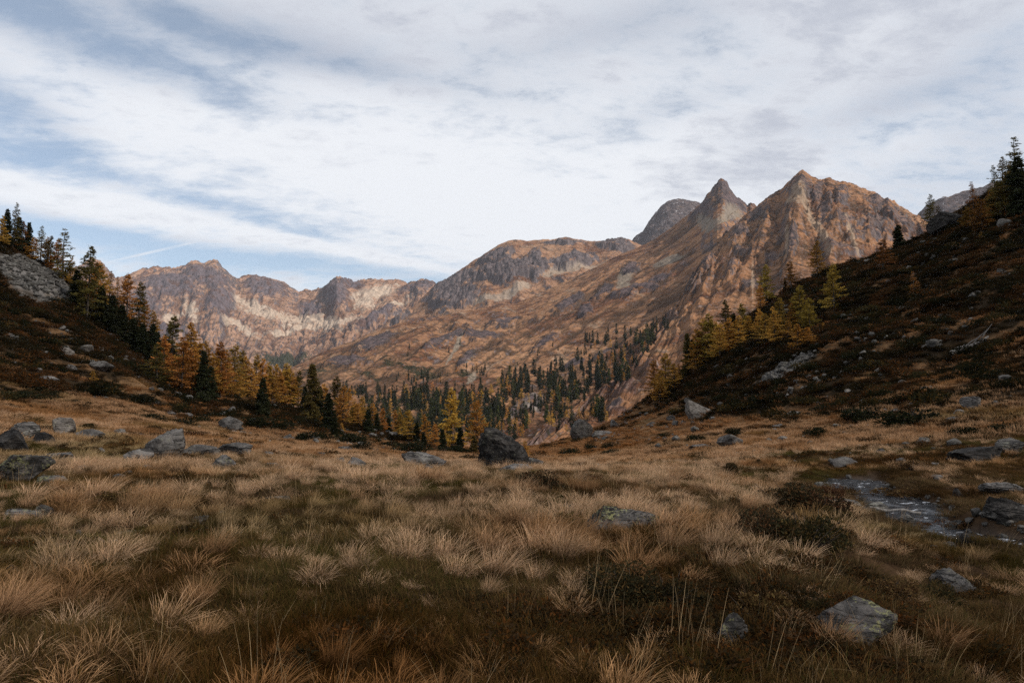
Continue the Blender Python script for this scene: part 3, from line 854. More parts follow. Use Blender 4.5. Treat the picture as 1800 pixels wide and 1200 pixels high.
def sphere(sub):
    if sub not in _sph:
        import bmesh
        bm = bmesh.new(); bmesh.ops.create_icosphere(bm, subdivisions=sub, radius=1.0)
        v = np.array([p.co[:] for p in bm.verts]); f = np.array([[q.index for q in t.verts] for t in bm.faces])
        bm.free(); _sph[sub] = (v, f)
    return _sph[sub]


def cloud(gx, gy, gz, rx, ry, rz, height, rot=0.0, seed=0):
    v, f = sphere(5)
    p = v.copy()
    d = 1 + 0.35 * pn3(v * 1.6, seed) + 0.2 * pn3(v * 3.7, seed + 4) + 0.1 * pn3(v * 8, seed + 8)
    p = v * d[:, None] * np.array([rx, ry, rz])
    p[:, 2] = np.where(p[:, 2] < 0, p[:, 2] * 0.4, p[:, 2])
    c, s_ = math.cos(rot), math.sin(rot)
    p = p @ np.array([[c, s_, 0], [-s_, c, 0], [0, 0, 1]])
    t = (height - gz) / SUN_DIR.z
    o = link('cloud', mesh_from('cloud', p, f, M_CLOUD), loc=(gx + SUN_DIR.x * t, gy + SUN_DIR.y * t, height))
    tag(o, kind='structure')


cloud(0, 40, 0, 330, 300, 90, 1600, 0.2, 1)
#PART2

# ------------------------------------------------------------------ finding where a sight line meets the ground
bpy.context.view_layer.update()
DG = bpy.context.evaluated_depsgraph_get()


def hit(px, py, far=30000):
    """world point on the terrain under a photograph pixel, with its distance"""
    d = Vector([float(v) for v in pix_dir(px, py)]).normalized()
    ok, loc, nor, idx, ob, mt = SC.ray_cast(DG, Vector((0, 0, 0)), d, distance=far)
    return (loc, nor, ob.name) if ok else (None, None, None)


def near_hit(px, py):
    """like hit(), but lands on the near ground: steps down the picture until it does"""
    for k in range(60):
        loc, nor, nm = hit(px, py + k * 1.0)
        if nm == 'ground':
            return loc
    return None


# ------------------------------------------------------------------ the stream and its water
def water_mat():
    m, n, out = new_mat('stream_water')
    pos = n.node('ShaderNodeNewGeometry').outputs['Position']
    mp = n.node('ShaderNodeMapping'); n.l.new(pos, mp.inputs[0]); mp.inputs['Scale'].default_value = (1.4, 3.2, 1)
    mp.inputs['Rotation'].default_value = (0, 0, 0.5)
    h = n.noise(mp.outputs[0], 3.0, 5, 0.6, 0.6)
    h2 = n.noise(pos, 2.1, 4, 0.6, 0.4)
    foam_glint = n.m('MULTIPLY', n.ramp(h, 0.56, 0.64), n.ramp(h2, 0.52, 0.60))  # white foam streaks, which also paint in glints on the water
    p = n.node('ShaderNodeBsdfPrincipled')
    n.l.new(n.mix(foam_glint, (0.008, 0.008, 0.009), (0.72, 0.74, 0.78)), p.inputs['Base Color'])
    n.l.new(n.m('ADD', n.m('MULTIPLY', foam_glint, 0.4), 0.10), p.inputs['Roughness'])
    p.inputs['IOR'].default_value = 1.33
    b = n.node('ShaderNodeBump'); b.inputs['Distance'].default_value = 0.075; n.l.new(n.m('ADD', h, n.m('MULTIPLY', n.noise(pos, 8.0, 3, 0.55, 0.8), 0.35)), b.inputs['Height'])
    n.l.new(b.outputs[0], p.inputs['Normal'])
    n.l.new(p.outputs[0], out.inputs[0])
    return m


def catmull(P, n):
    P = np.vstack([2 * P[0] - P[1], P, 2 * P[-1] - P[-2]]); out = []
    for k in range(1, len(P) - 2):
        for t in np.linspace(0, 1, n, endpoint=False):
            a, b, c, d = P[k - 1], P[k], P[k + 1], P[k + 2]
            out.append(0.5 * (2 * b + (c - a) * t + (2 * a - 5 * b + 4 * c - d) * t * t + (3 * b - a - 3 * c + d) * t ** 3))
    return np.array(out + [P[-2]])


sp = catmull(STREAM, 14)
tan = np.gradient(sp, axis=0); tan /= np.linalg.norm(tan, axis=1)[:, None]
nor2 = np.stack([-tan[:, 1], tan[:, 0]], 1)
wv = []
wn = 13
for i, (p, n_) in enumerate(zip(sp, nor2)):
    for k in range(wn):
        q = p + n_ * (k / (wn - 1) - 0.5) * 2.3
        wv.append((q[0], q[1], WATER_Z + 0.012 * math.sin(i * 1.7 + k * 2.1) + 0.014 * random.random()))
tag(link('stream', mesh_from('stream', np.array(wv), grid_faces(len(sp), wn), water_mat())), kind='structure')


# ------------------------------------------------------------------ rocks
def rock_mesh(name, seed, dims, sub, mat, facets=14, rough=0.10, layered=0.0, outline=None):
    """a block cut by random planes, worn and cracked; origin at the bottom centre"""
    rg = np.random.default_rng(seed)
    v, f = sphere(sub)
    p = v.copy()
    if outline is not None:                                    # grow the block to a given front profile (x -1..1, z -1..1)
        oa = np.array(outline, float); an = np.arctan2(oa[:, 1], oa[:, 0]); od = np.argsort(an)
        th = np.arctan2(p[:, 2], p[:, 0]); rho = np.hypot(p[:, 0], p[:, 2])
        rad_ = np.interp(th, an[od], np.hypot(oa[:, 0], oa[:, 1])[od], period=2 * np.pi)
        p = np.stack([np.cos(th) * rad_ * rho ** 0.45, p[:, 1], np.sin(th) * rad_ * rho ** 0.45], 1)
    for k in range(facets if outline is None else 0):
        n_ = rg.normal(size=3); n_[2] *= 0.8; n_ /= np.linalg.norm(n_)
        d = rg.uniform(0.46, 0.84)
        q = p @ n_
        p = np.where((q > d)[:, None], p - (q - d)[:, None] * n_ * 0.96, p)
    p = p / np.abs(p).max(0)
    dist = 0.08 * pn3(p * 1.3, seed % 50) + 0.06 * pn3(p * 3.1, seed % 50 + 5)
    p = p * (1 + dist)[:, None]
    asp = np.array(dims) / max(dims)
    pr = p * asp
    fine = np.abs(pn3(pr * 5.5, seed % 40 + 9)) * -1.0 + 0.5 * pn3(pr * 11, seed % 40 + 13) + (0.3 * pn3(pr * 24, seed % 40 + 17) if sub > 4 else 0)
    p = p * (1 + rough * fine)[:, None]
    if layered:
        ax = rg.normal(size=3); ax[2] = abs(ax[2]) + 1.6; ax /= np.linalg.norm(ax)
        t = (p * asp) @ ax
        st_ = pn3(np.stack([t * 9, t * 0 + seed, t * 0], 1), 3) + 0.35 * pn3(np.stack([t * 24, p[:, 0], p[:, 1]], 1), 4)
        p[:, :2] *= (1 + layered * st_)[:, None]
    p[:, 2] = (p[:, 2] - p[:, 2].min()) / (p[:, 2].max() - p[:, 2].min())
    p = p * np.array([dims[0] / 2, dims[1] / 2, dims[2]])
    return mesh_from(name, p, f, mat, smooth=sub > 4)


ROCK_SPOTS = []                                                # x, y, radius: no grass grows here
MATS = dict(n=M_ROCK, f=M_ROCK_FAR, l=M_ROCK_LICHEN, d=M_ROCK_DARK, p=M_ROCK_PALE, r=M_ROCK_RED)
# px, py of the foot, width and height in photograph pixels, look, depth ratio, label
ROCKS = [
    (889, 823, 90, 66, 'd', 0.8, 'large dark boulder with a steep left face at the edge of the meadow'),
    (934, 822, 46, 15, 'f', 0.9, 'low grey rock against the right foot of the large dark boulder'),
    (905, 829, 66, 11, 'n', 0.7, 'flat lichened slab in the grass just in front of the large dark boulder'),
    (742, 823, 74, 24, 'f', 0.9, 'humped grey rock with layered ribs left of the large dark boulder'),
    (596, 819, 24, 18, 'f', 0.9, 'upright half of the split grey rock in the middle of the meadow edge'),
    (624, 821, 36, 15, 'f', 0.9, 'flat topped half of the split grey rock in the middle of the meadow edge'),
    (288, 812, 74, 52, 'f', 0.9, 'tall pyramid shaped boulder in the left meadow'),
    (239, 811, 46, 20, 'f', 0.9, 'low dark boulder touching the left side of the pyramid shaped boulder'),
    (386, 824, 42, 22, 'n', 0.8, 'wedge shaped stone right of the pyramid shaped boulder'),
    (352, 806, 62, 22, 'f', 0.6, 'nearer half of the long flat outcrop beside the pyramid shaped boulder'),
    (408, 802, 76, 22, 'f', 0.6, 'farther half of the long flat outcrop beside the pyramid shaped boulder'),
    (105, 766, 46, 30, 'p', 0.9, 'pale squarish block with yellowish lichen on the left meadow'),
    (32, 770, 62, 26, 'f', 0.8, 'broad grey rock left of the pale squarish block'),
    (72, 779, 38, 18, 'd', 0.8, 'small dark rock in front of the pale squarish block'),
    (152, 773, 46, 18, 'f', 0.7, 'low grey rock right of the pale squarish block'),
    (209, 764, 32, 12, 'p', 0.8, 'rounded pale stone in the straw grass behind the pyramid shaped boulder'),
    (244, 768, 24, 8, 'f', 0.8, 'flat little stone behind the low dark boulder'),
    (8, 792, 56, 34, 'd', 0.7, 'dark tilted slab cut by the left edge of the picture'),
    (92, 812, 74, 16, 'f', 0.7, 'long low rock with a flat top in the left meadow'),
    (176, 797, 18, 13, 'f', 0.9, 'small pointed stone between the long low rock and the pyramid boulder'),
    (28, 848, 86, 44, 'l', 0.8, 'large lichened rock at the left edge above the flat slab'),
    (80, 857, 76, 18, 'l', 0.6, 'flat slab jutting from the large lichened rock at the left edge'),
    (144, 828, 26, 13, 'n', 0.9, 'grey stone in the grass right of the large lichened rock'),
    (206, 841, 32, 10, 'n', 0.8, 'grey stone half sunk in blowing grass left of the centre'),
    (32, 918, 68, 20, 'n', 0.7, 'grey slab at the left edge of the foreground'),
    (72, 905, 36, 16, 'd', 0.8, 'dark rock behind the grey slab at the left edge of the foreground'),
    (133, 944, 20, 16, 'n', 0.8, 'small grey stone standing in the grass near the left edge'),
    (194, 960, 32, 13, 'p', 0.8, 'pale flat stone in a bare hollow of the left foreground'),
    (174, 955, 16, 11, 'p', 0.8, 'smaller pale stone at the left of the bare hollow'),
    (226, 942, 44, 7, 'p', 0.7, 'thin pale slab at the upper rim of the bare hollow'),
    (345, 921, 38, 13, 'l', 0.8, 'flat stone crusted with yellow lichen beside the trodden patch'),
    (390, 904, 16, 8, 'p', 0.8, 'little pale stone above the yellow lichen stone'),
    (410, 952, 48, 13, 'n', 0.7, 'grey stone in tussocks right of the yellow lichen stone'),
    (488, 882, 56, 9, 'p', 0.6, 'thin pale slab in the grass left of the centre'),
    (446, 891, 22, 5, 'p', 0.7, 'smallest flat pale stone at the end of the thin pale slab'),
    (14, 1012, 42, 15, 'd', 0.8, 'dark stone cut by the left edge of the foreground'),
    (1092, 940, 148, 42, 'l', 0.7, 'long lichen covered slab in the middle of the tussocks'),
    (990, 897, 54, 9, 'p', 0.7, 'low pale rock behind the long lichen covered slab'),
    (986, 953, 34, 15, 'r', 0.8, 'pinkish stone in the grass left of the long lichen covered slab'),
    (1287, 1138, 62, 52, 'l', 0.8, 'upright stone with yellow lichen at the bottom of the foreground'),
    (1508, 1128, 150, 54, 'l', 0.75, 'big cracked boulder in the right foreground, mottled with lichen'),
    (1687, 1042, 66, 34, 'n', 0.8, 'grey rock sunk in grass right of the big cracked boulder'),
    (1228, 733, 48, 27, 'p', 0.9, 'pale rounded boulder low on the right hand slope'),
    (1262, 704, 16, 11, 'p', 0.9, 'small pale stone just above the pale rounded boulder'),
    (1210, 707, 16, 11, 'f', 0.9, 'small grey stone at the upper left of the pale rounded boulder'),
    (1024, 772, 40, 33, 'f', 0.9, 'dark boulder where the right slope meets the wooded valley'),
    (1080, 752, 26, 18, 'f', 0.9, 'grey boulder next to the dark boulder at the foot of the right slope'),
    (1056, 768, 40, 10, 'f', 0.7, 'flat stones patch below the grey boulder at the slope foot'),
    (1182, 738, 24, 10, 'f', 0.8, 'flat grey stone left of the pale rounded boulder'),
    (1146, 748, 22, 8, 'f', 0.8, 'low grey stone two steps left of the pale rounded boulder'),
    (1290, 786, 46, 20, 'f', 0.9, 'lumpy grey rock in the meadow below the right slope'),
    (1232, 790, 40, 9, 'f', 0.7, 'flat grey outcrop left of the lumpy grey rock'),
    (1378, 776, 24, 12, 'p', 0.8, 'pale stone right of the lumpy grey rock'),
    (1398, 731, 30, 10, 'p', 0.8, 'pale flat stone on the right slope above the meadow'),
    (1372, 752, 32, 9, 'f', 0.7, 'long grey stone at the foot of the right slope'),
    (1484, 820, 48, 14, 'f', 0.8, 'low ribbed rock in the grass of the right meadow'),
    (1553, 798, 24, 12, 'f', 0.8, 'slanted grey stone behind the low ribbed rock'),
    (1586, 815, 20, 13, 'n', 0.9, 'mossy round stone between the ribbed rock and the dark right boulder'),
    (1626, 782, 28, 17, 'p', 0.9, 'pale round boulder at the back of the right meadow'),
    (1594, 786, 20, 11, 'f', 0.9, 'grey stone left of the pale round boulder at the back'),
    (1724, 811, 80, 25, 'd', 0.8, 'big dark whaleback boulder in the right meadow'),
    (1782, 796, 50, 24, 'f', 0.8, 'grey green boulder at the right edge behind the whaleback'),
    (1645, 820, 18, 9, 'f', 0.9, 'small grey stone left of the whaleback boulder'),
    (1685, 874, 22, 20, 'd', 0.9, 'small dark stone standing beyond the stream'),
    (1772, 866, 66, 16, 'f', 0.7, 'long tilted slab at the right edge beyond the stream'),
    (1788, 915, 72, 36, 'd', 0.8, 'dark mossy boulder cut by the right edge beyond the stream'),
    (1650, 842, 26, 9, 'f', 0.8, 'flat stone in the grass between the stream and the whaleback'),
    (1518, 710, 16, 11, 'p', 0.9, 'round pale stone high in the middle of the right slope'),
    (1590, 674, 20, 8, 'f', 0.8, 'flat stone high on the right slope'),
    (1492, 690, 16, 8, 'p', 0.8, 'little pale stone left of the round pale stone'),
    (1440, 711, 16, 7, 'f', 0.8, 'little grey stone between slope path and round pale stone'),
    (1690, 729, 22, 12, 'p', 0.9, 'yellowish stone left of the grey blocks on the right slope'),
    (1716, 718, 34, 20, 'f', 0.9, 'jumbled grey block on the right slope'),
    (1754, 712, 22, 11, 'f', 0.9, 'smaller grey block right of the jumbled block'),
    (1680, 740, 30, 10, 'f', 0.8, 'dark grey slab below the yellowish stone'),
    (1545, 653, 14, 8, 'p', 0.9, 'small pale stone above the right slope rubble'),
    (1436, 460, 22, 7, 'p', 0.9, 'pale stone on the skyline of the right slope between two larches'),
    (1528, 462, 18, 9, 'f', 0.9, 'grey stone below the skyline left of the path'),
    (1600, 474, 16, 9, 'f', 0.9, 'grey stone just under the skyline right of the sparse larch'),
    (1672, 405, 60, 30, 'd', 0.8, 'dark crag jutting from the skyline under the twin larches'),
    (110, 626, 32, 20, 'p', 0.9, 'pale boulder on the dark left slope'),
    (147, 616, 28, 14, 'p', 0.8, 'pale flat boulder right of the pale boulder on the left slope'),
    (172, 652, 40, 16, 'f', 0.8, 'grey boulder above the yellow sapling on the left slope'),
    (124, 651, 24, 13, 'f', 0.8, 'grey stone left of the yellow sapling on the left slope'),
    (80, 672, 36, 11, 'f', 0.7, 'flat grey rock at the foot of the left slope'),
    (20, 641, 22, 8, 'f', 0.7, 'flat stone near the left edge of the left slope'),
    (64, 653, 16, 8, 'f', 0.8, 'small stone on the left slope near its foot'),
    (312, 699, 18, 15, 'p', 0.9, 'pale stone before the dark spruces at the foot of the left slope'),
    (402, 754, 42, 20, 'f', 0.9, 'peaked grey rock right of the left meadow shrubs'),
    (441, 748, 24, 16, 'f', 0.9, 'grey block right of the peaked grey rock'),
    (404, 726, 22, 14, 'f', 0.9, 'grey stone under the yellow larches'),
    (298, 729, 28, 9, 'f', 0.8, 'flat grey stone left of a pair in the left meadow'),
    (326, 732, 26, 9, 'f', 0.8, 'flat grey stone right of a pair in the left meadow'),
    (360, 735, 18, 8, 'p', 0.9, 'round pale stone before the peaked grey rock'),
    (274, 711, 14, 8, 'p', 0.9, 'small pale stone on the dark shrub mat'),
    (604, 794, 34, 9, 'f', 0.7, 'flat slab between dark mats near the middle'),
    (690, 767, 22, 10, 'f', 0.8, 'grey stone below the small larches of the middle'),
    (720, 784, 14, 8, 'f', 0.9, 'small grey stone right of the grey stone in the middle'),
    (622, 783, 18, 7, 'p', 0.8, 'pale stone on the dark mat in the middle'),
    (470, 800, 24, 8, 'f', 0.8, 'small flat rock behind the tussocks left of the split rock'),
    (562, 802, 22, 9, 'f', 0.8, 'small grey rock left of the split grey rock'),
    (492, 826, 24, 8, 'n', 0.8, 'dull grey stone in front of the flat outcrop'),
    (1052, 819, 15, 5, 'p', 0.9, 'small white stone in the grass right of the large dark boulder'),
    (1634, 934, 32, 11, 'n', 0.8, 'wet grey stone on the inner bank of the stream'),
    (1488, 889, 58, 10, 'n', 0.7, 'flat grey slab on the near bank of the stream'),
    (1524, 893, 16, 10, 'p', 0.9, 'light grey block at the near end of the plank'),
    (1672, 962, 28, 12, 'd', 0.9, 'dark wet stone at the lower end of the stream'),
    (1712, 958, 36, 16, 'd', 0.9, 'black wet boulder in the lower stream'),
    (1642, 965, 22, 9, 'n', 0.9, 'grey stone on the gravel left of the dark wet stone'),
    (1281, 856, 14, 8, 'd', 0.9, 'little dark stone in the grass behind the big dark shrub'),
    (1330, 860, 30, 8, 'n', 0.8, 'low grey stone behind the big dark shrub'),
    (1390, 925, 24, 9, 'p', 0.8, 'pale stone showing through the big dark shrub'),
]
BIG_PROFILE = [(-.92, -1), (-1, -.55), (-1, 0), (-.93, .45), (-.86, .78), (-.80, 1), (-.55, 1), (-.42, .98), (-.2, .82), (.05, .66), (.3, .42), (.55, .22), (.72, -.05), (.9, -.35), (1, -.75), (1, -1), (0, -1)]
for k, (px, py, w, h, lk, dep, lab) in enumerate(ROCKS):
    loc = near_hit(px, py)
    if loc is None:
        continue
    if 1500 < px < 1760 and 880 < py < 970:
        sdist, _ = stream_dist(np.array([loc.x]), np.array([loc.y]))
    Yd = loc.y * math.cos(PITCH) + loc.z * math.sin(PITCH)
    small = 0.82 if w < 34 else 1.1
    W, H = w * Yd / F * small, h * Yd / F * small
    sink = 0.42 * H if py > 860 else 0.30 * H
    D = max(W * dep, 0.35 * H)
    sub = 5 if w > 60 and py > 740 else (4 if w > 26 else 3)
    me = rock_mesh('boulder' if W > 1.0 else 'stone', 1000 + k * 7, (W, D, H + sink), sub, MATS[lk],
                   facets=16, rough=0.17 if k == 0 else 0.10 if sub > 4 else 0.07, layered=0.05 if lk in 'fdl' else 0.0, outline=BIG_PROFILE if k == 0 else None)
    o = link('boulder' if W > 1.0 else 'stone', me, loc=(loc.x, loc.y + D * 0.28, loc.z - sink), rot=(random.uniform(-.07, .07), random.uniform(-.07, .07), random.uniform(-.35, .35)))
    if loc.length > 30:
        o.location.z = float(ground_z(np.array([o.location.x]), np.array([o.location.y]))[0]) * 0.5 + loc.z * 0.5 - sink
    tag(o, lab, 'boulder' if W > 1.0 else 'stone')
    ROCK_SPOTS.append((o.location.x, o.location.y, W * 0.46, D * 0.46))
RS = np.array(ROCK_SPOTS)

# ------------------------------------------------------------------ wood: the plank over the stream, a fallen trunk
def plank(L, w, t):
    n_ = 14; v = []
    for i in range(n_):
        x = (i / (n_ - 1) - 0.5) * L
        ww = w * (1 + 0.12 * math.sin(i * 2.3)); sag = 0.02 * math.sin(i * 0.9)
        for (a, b) in ((-.5, -.5), (-.42, .5), (0, .58), (.42, .5), (.5, -.5), (0, -.6)):
            v.append((x, a * ww + 0.012 * math.sin(i * 1.3), b * t + sag + 0.006 * math.sin(3.1 * i + a * 9)))
    f = [[i * 6 + k, i * 6 + (k + 1) % 6, (i + 1) * 6 + (k + 1) % 6, (i + 1) * 6 + k] for i in range(n_ - 1) for k in range(6)]
    c = [list(range(5, -1, -1)), list(range((n_ - 1) * 6, n_ * 6))]
    return np.array(v), [np.array(f), np.array(c)]


def world_at(px, py, z):
    a, b, c = (float(q) for q in pix_dir(px, py))
    t = z / c
    return Vector((a * t, b * t, z))


pa, pb = world_at(1522, 893, WATER_Z + 0.14), world_at(1618, 899, WATER_Z + 0.16)
v, f = plank((pb - pa).length * 1.02, 0.11, 0.035)
o = link('plank', mesh_from('plank', v, f, M_DEADWOOD), loc=(pa + pb) / 2, rot=(0, -0.01, math.atan2((pb - pa).y, (pb - pa).x)))
tag(o, 'weathered wooden plank laid across the small stream', 'plank')


def tube(path, rad, sides=7):
    path = np.asarray(path, float); rad = np.asarray(rad, float)
    t = np.gradient(path, axis=0); t /= np.linalg.norm(t, axis=1)[:, None] + 1e-9
    up = np.where(np.abs(t[:, 2:3]) > 0.8, np.array([[1.0, 0, 0]]), np.array([[0, 0, 1.0]]))
    a = np.cross(t, up); a /= np.linalg.norm(a, axis=1)[:, None]; b = np.cross(t, a)
    th = np.arange(sides) / sides * 2 * np.pi
    v = path[:, None, :] + rad[:, None, None] * (np.cos(th)[None, :, None] * a[:, None, :] + np.sin(th)[None, :, None] * b[:, None, :])
    n_ = len(path)
    i = np.arange(n_ - 1)[:, None] * sides; k = np.arange(sides)[None, :]
    f = np.stack([i + k, i + (k + 1) % sides, i + sides + (k + 1) % sides, i + sides + k], -1).reshape(-1, 4)
    return v.reshape(-1, 3), f


def join(parts):
    vs, fs, off = [], {}, 0
    for v, f in parts:
        vs.append(v)
        fs.setdefault(f.shape[1], []).append(f + off); off += len(v)
    return np.vstack(vs), [np.vstack(q) for q in fs.values()]


la, lb = near_hit(1672, 628), near_hit(1738, 598)
root = bpy.data.objects.new('fallen_trunk', None); COL.objects.link(root); root.location = (la + lb) / 2
tag(root, 'bleached fallen tree trunk lying high on the dark right slope', 'fallen trunk')
pth = [Vector(la) * (1 - t) + Vector(lb) * t - root.location + Vector((0, 0, 0.25 + 0.12 * math.sin(t * 7))) for t in np.linspace(0, 1, 12)]
v, f = tube(pth, np.linspace(0.30, 0.09, 12), 8)
link('trunk', mesh_from('trunk', v, f, M_DEADWOOD), root)
for q in range(3):
    b0 = pth[4 + q * 2]
    v, f = tube([b0, b0 + Vector((0.3, -0.5, 0.5 + 0.2 * q)), b0 + Vector((0.5, -1.1, 0.8 + 0.4 * q))], [0.07, 0.05, 0.02], 5)
    link('limb', mesh_from('limb', v, f, M_DEADWOOD), root)


# ------------------------------------------------------------------ trees
def leaf_quads(pos, direc, length, width, rg, tri=False):
    """small needle sprays: one quad each along a direction, rolled at random"""
    n_ = len(pos)
    d = direc / (np.linalg.norm(direc, axis=1)[:, None] + 1e-9)
    r = rg.normal(size=(n_, 3)); s = np.cross(d, r); s /= np.linalg.norm(s, axis=1)[:, None] + 1e-9
    L = np.broadcast_to(np.asarray(length), (n_,))[:, None]; W = np.broadcast_to(np.asarray(width), (n_,))[:, None]
    a = pos - s * W * 0.5; b = pos + s * W * 0.5; c = pos + d * L + s * W * 0.12; e = pos + d * L - s * W * 0.12
    v = np.stack([a, b, c, e], 1).reshape(-1, 3)
    f = np.arange(n_ * 4).reshape(-1, 4)
    return v, f


def conifer(seed, kind, detail=1.0):
    """trunk and crown of a unit-high conifer; larch: airy golden sprays, spruce: dense drooping dark boughs"""
    rg = np.random.default_rng(seed)
    larch = kind in ('larch', 'sparse')
    nb_ = int((120 if kind == 'larch' else 110 if kind == 'sparse' else 210) * detail ** 0.5)
    rmax = {'larch': 0.225, 'sparse': 0.17, 'spruce': 0.15}[kind] * rg.uniform(0.9, 1.12)
    base = {'larch': 0.10, 'sparse': 0.12, 'spruce': 0.03}[kind]
    bend = rg.normal(size=2) * 0.012
    tz = np.linspace(0, 1, 9)
    tp = np.stack([bend[0] * np.sin(tz * 3), bend[1] * np.sin(tz * 2.4), tz], 1)
    parts = [tube(tp, 0.017 * (1 - tz) ** 0.9 + 0.0012, 6)]
    P, D, Lq, Wq, shade = [], [], [], [], []
    for k in range(nb_):
        h = base + (1 - base) * (rg.random() ** (0.85 if larch else 0.95))
        h = min(h, 0.985)
        az_ = rg.uniform(0, 2 * np.pi)
        prof = (1 - h) ** 0.75 * min(1.0, (h - base + 0.10) / 0.22)
        lopsided = 1 + 0.28 * np.sin(az_ + seed) * np.sin(h * 9 + seed)
        L = rmax * 1.3 * prof * (rg.uniform(0.35, 1.2) if larch else rg.uniform(0.55, 1.12)) * lopsided + 0.012
        droop = (0.10 if larch else -0.25) + (0.55 * (h - 0.4) if larch else 0.9 * (h - 0.45)) + rg.normal() * 0.10
        o_ = np.array([np.interp(h, tz, tp[:, 0]), np.interp(h, tz, tp[:, 1]), h])
        m_ = 5
        t = np.linspace(0, 1, m_)
        dirv = np.array([np.cos(az_), np.sin(az_), droop]); dirv /= np.linalg.norm(dirv)
        path = o_ + np.outer(t, dirv) * L
        path[:, 2] += L * (0.16 if larch else 0.22) * (t ** 2 - t)
        if detail > 0.5 and L > 0.03:
            parts.append(tube(path, 0.0035 * (1 - t * 0.8) * (L / rmax + 0.3), 3))
        ns = max(4, int(L / rmax * (62 if kind == 'larch' else 26 if kind == 'sparse' else 46) * detail))
        tt = rg.uniform(0.12 if larch else 0.05, 1.0, ns) ** 0.8
        q = np.stack([np.interp(tt, t, path[:, i]) for i in range(3)], 1)
        side = np.array([-np.sin(az_), np.cos(az_), 0])
        spread = (0.28 * L * (1 - tt * 0.55) + 0.004)
        off = rg.normal(size=ns) * spread * 0.55
        q = q + off[:, None] * side + rg.normal(size=(ns, 3)) * 0.004
        q[:, 2] -= np.abs(rg.normal(size=ns)) * (0.010 if larch else 0.012)
        dd = dirv * 0.7 + np.sign(off)[:, None] * side * rg.uniform(0.2, 0.9, ns)[:, None] + rg.normal(size=(ns, 3)) * 0.35
        dd[:, 2] -= 0.25 if larch else 0.45
        P.append(q); D.append(dd)
        sz = (0.024 if larch else 0.032) / detail ** 0.42
        Lq.append(rg.uniform(0.7, 1.4, ns) * sz); Wq.append(rg.uniform(0.4, 0.8, ns) * sz)
        shade.append(np.full(ns, rg.uniform(0.65, 1.25)) * rg.uniform(0.8, 1.2, ns))
    P = np.vstack(P); D = np.vstack(D); Lq = np.concatenate(Lq); Wq = np.concatenate(Wq); shade = np.concatenate(shade)
    cv, cf = leaf_quads(P, D, Lq, Wq, rg)
    return join(parts), (cv, cf, shade)


TINTS = {'gold': (0.46, 0.245, 0.055), 'amber': (0.45, 0.215, 0.048), 'olive': (0.31, 0.205, 0.042), 'russet': (0.25, 0.118, 0.034),
         'dark': (0.026, 0.029, 0.015), 'darkolive': (0.125, 0.090, 0.028), 'green': (0.055, 0.060, 0.020)}
TREE_MESH = {}


def tree_meshes(kind, tint, var, detail):
    key = (kind, tint, var, detail)
    if key not in TREE_MESH:
        (tv, tf), (cv, cf, sh) = conifer(50 + var * 13 + len(kind) * 3, kind, detail)
        base = np.array(TINTS[tint])
        rg = np.random.default_rng(var)
        c = base[None, :] * sh[:, None]
        mixc = np.array(TINTS['olive' if tint in ('gold', 'amber', 'russet') else 'green'])
        t = (rg.random(len(sh)) < 0.15)[:, None] * 0.5
        c = c * (1 - t) + mixc * t
        c = np.repeat(c, 4, axis=0)
        if detail >= 0.5:
            TREE_MESH[key] = (mesh_from('trunk', tv, tf, M_BARK), mesh_from('crown', cv, cf, M_LEAF, c))
        else:
            v = np.vstack([tv, cv]); fs = list(tf) + [cf + len(tv)]
            col_ = np.vstack([np.tile((0.05, 0.04, 0.03), (len(tv), 1)), c])
            fs2 = {}
            for q in fs:
                fs2.setdefault(q.shape[1], []).append(q)
            TREE_MESH[key] = mesh_from('conifer', v, [np.vstack(q) for q in fs2.values()], M_LEAF, col_)
    return TREE_MESH[key]


